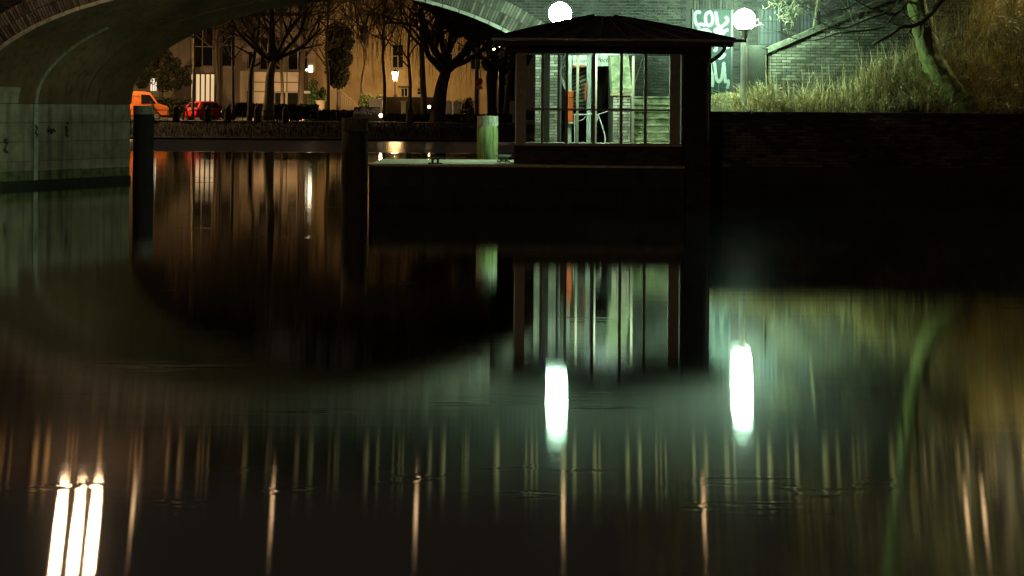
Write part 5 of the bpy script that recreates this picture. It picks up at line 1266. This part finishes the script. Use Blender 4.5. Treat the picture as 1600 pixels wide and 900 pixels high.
for k in range(520):   # hanging strands
    px, y = rg.uniform(530, 800), 92+rg.uniform(-4, 5); top = P(px, rg.uniform(-10, 70), y); ln_ = rg.uniform(1.2, 4.2); p = top.copy(); q = [p.copy()]
    for i in range(4): p = p+Vector((rg.gauss(0,.1), rg.gauss(0,.1), -ln_/4)); q.append(p.copy())
    st_.tube(q, [.013,.012,.01,.009,.007], 3, cap=False)
st_.build('hanging_strands', 'twig', t)
bare_tree('bare_tree', 'dark bare tree left of the pavilion corner under the twin street light', 765, 94, [(768,190),(766,150),(764,120),(768,95)], .3, 51, 8, 3.0, trunk_from=.6)
bare_tree('bare_tree', 'dark bare tree close to the gabled pillar by the pavilion', 796, 95, [(790,190),(793,150),(798,110),(808,80)], .25, 52, 7, 3.0, trunk_from=.5)
bare_tree('bare_tree', 'tall bare tree behind the forked tree, its twigs filling the arch top', 470, 108, [(470,170),(471,120),(474,70),(476,30)], .3, 53, 9, 4.0, trunk_from=.45)
bare_tree('bare_tree', 'bare tree standing before the ochre house left of the lantern', 575, 110, [(568,168),(566,130),(572,90),(570,50),(576,20)], .18, 54, 9, 3.2, trunk_from=.4)
def evergreen(name, label, Y, px, blobs, m, size, zb=1.0, n=900):
    t = thing(name, label, 'tree', (P(px, 170, Y).x, Y, zb)); rg = random.Random(int(px)); mb = MB()
    for (a, b2, r) in blobs:
        c = P(a, b2, Y); rr2 = r*Y/F
        leafcloud(mb, c, rr2, rr2*.9, rr2*.9, n, size, rg)
    mb.build('crown', m, t)
    xs2 = [P(px, 180, Y), P(px, 120, Y), P(px, 80, Y)]; xs2[0].z = zb-.05
    MB().tube(xs2, [.22,.16,.06], 8).build('trunk', 'bark', t)
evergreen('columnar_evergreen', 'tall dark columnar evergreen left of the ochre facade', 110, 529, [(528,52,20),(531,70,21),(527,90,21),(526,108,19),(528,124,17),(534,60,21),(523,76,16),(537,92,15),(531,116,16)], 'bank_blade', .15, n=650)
evergreen('pine_tree', 'dark spreading pine behind the orange van', 108, 252, [(228,116,13),(240,98,12),(256,86,13),(270,100,14),(284,116,13),(292,128,8),(246,120,17),(222,130,10),(264,110,15),(276,132,9),(250,72,9),(258,132,14)], 'pine', .13, n=330)
for i, (px, yy, top, hh_, lab) in enumerate(((340, 104, 20, 3.2, 'bare tree in front of the villa, left of the forked tree'), (440, 106, 10, 3.6, 'bare tree right behind the forked tree crown'), (512, 103, 5, 3.6, 'bare tree between concrete building and columnar evergreen'), (600, 105, 0, 3.8, 'bare tree left of the old lantern, high crown'), (640, 104, 15, 3.4, 'bare tree right of the old lantern'))):
    bare_tree('bare_tree', lab, px, yy, [(px,182),(px+1,130),(px-2,80),(px+2,top)], .16, 60+i, 11, hh_, trunk_from=.5, maxl=5, minr=.010)
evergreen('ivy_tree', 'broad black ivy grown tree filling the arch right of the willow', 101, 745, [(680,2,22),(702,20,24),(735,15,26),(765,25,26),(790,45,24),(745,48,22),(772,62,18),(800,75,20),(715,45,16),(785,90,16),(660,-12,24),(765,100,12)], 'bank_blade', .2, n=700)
for px, top, lab in ((1060, 4.0, 'olive brush covered tree beyond the bridge above the graffiti door'), (1250, 5.0, 'olive brush covered tree beyond the bridge above the stair wall'), (1430, 4.4, 'olive brush covered tree beyond the bridge above the leaning tree'), (1580, 5.0, 'olive brush covered tree beyond the bridge at the right edge')):
    Yt = 36.6; xb = (px-800)*Yt/F; t = thing('overgrown_tree', lab, 'tree', (xb, Yt, 6.7), 'overgrown trees along the bridge road'); rgo = random.Random(px); mb = MB()
    for k in range(26): leafcloud(mb, (xb+rgo.gauss(0, 1.3), Yt+rgo.gauss(0, .5), 7.6+rgo.random()*top), .75, .6, .7, 60, .07, rgo)
    mb.build('crown', 'olive_leaf', t)
    MB().tube([(xb, Yt, ZT-.02), (xb+.1, Yt, 8.5), (xb-.1, Yt, 7.2+top)], [.14,.1,.03], 7).build('trunk', 'bark', t)
# bank plants: dark ivy mass on the far bank edge
bl = [(rs.uniform(-40, 6), rs.uniform(YB+.2, YB+5.5), 0) for _ in range(9000)]
bl = [(x, y, np.interp(y, [YB, YB+1.5, YB+4.5, YB+6], [.12,.35,.85,1.0])-.02) for x, y, _ in bl]
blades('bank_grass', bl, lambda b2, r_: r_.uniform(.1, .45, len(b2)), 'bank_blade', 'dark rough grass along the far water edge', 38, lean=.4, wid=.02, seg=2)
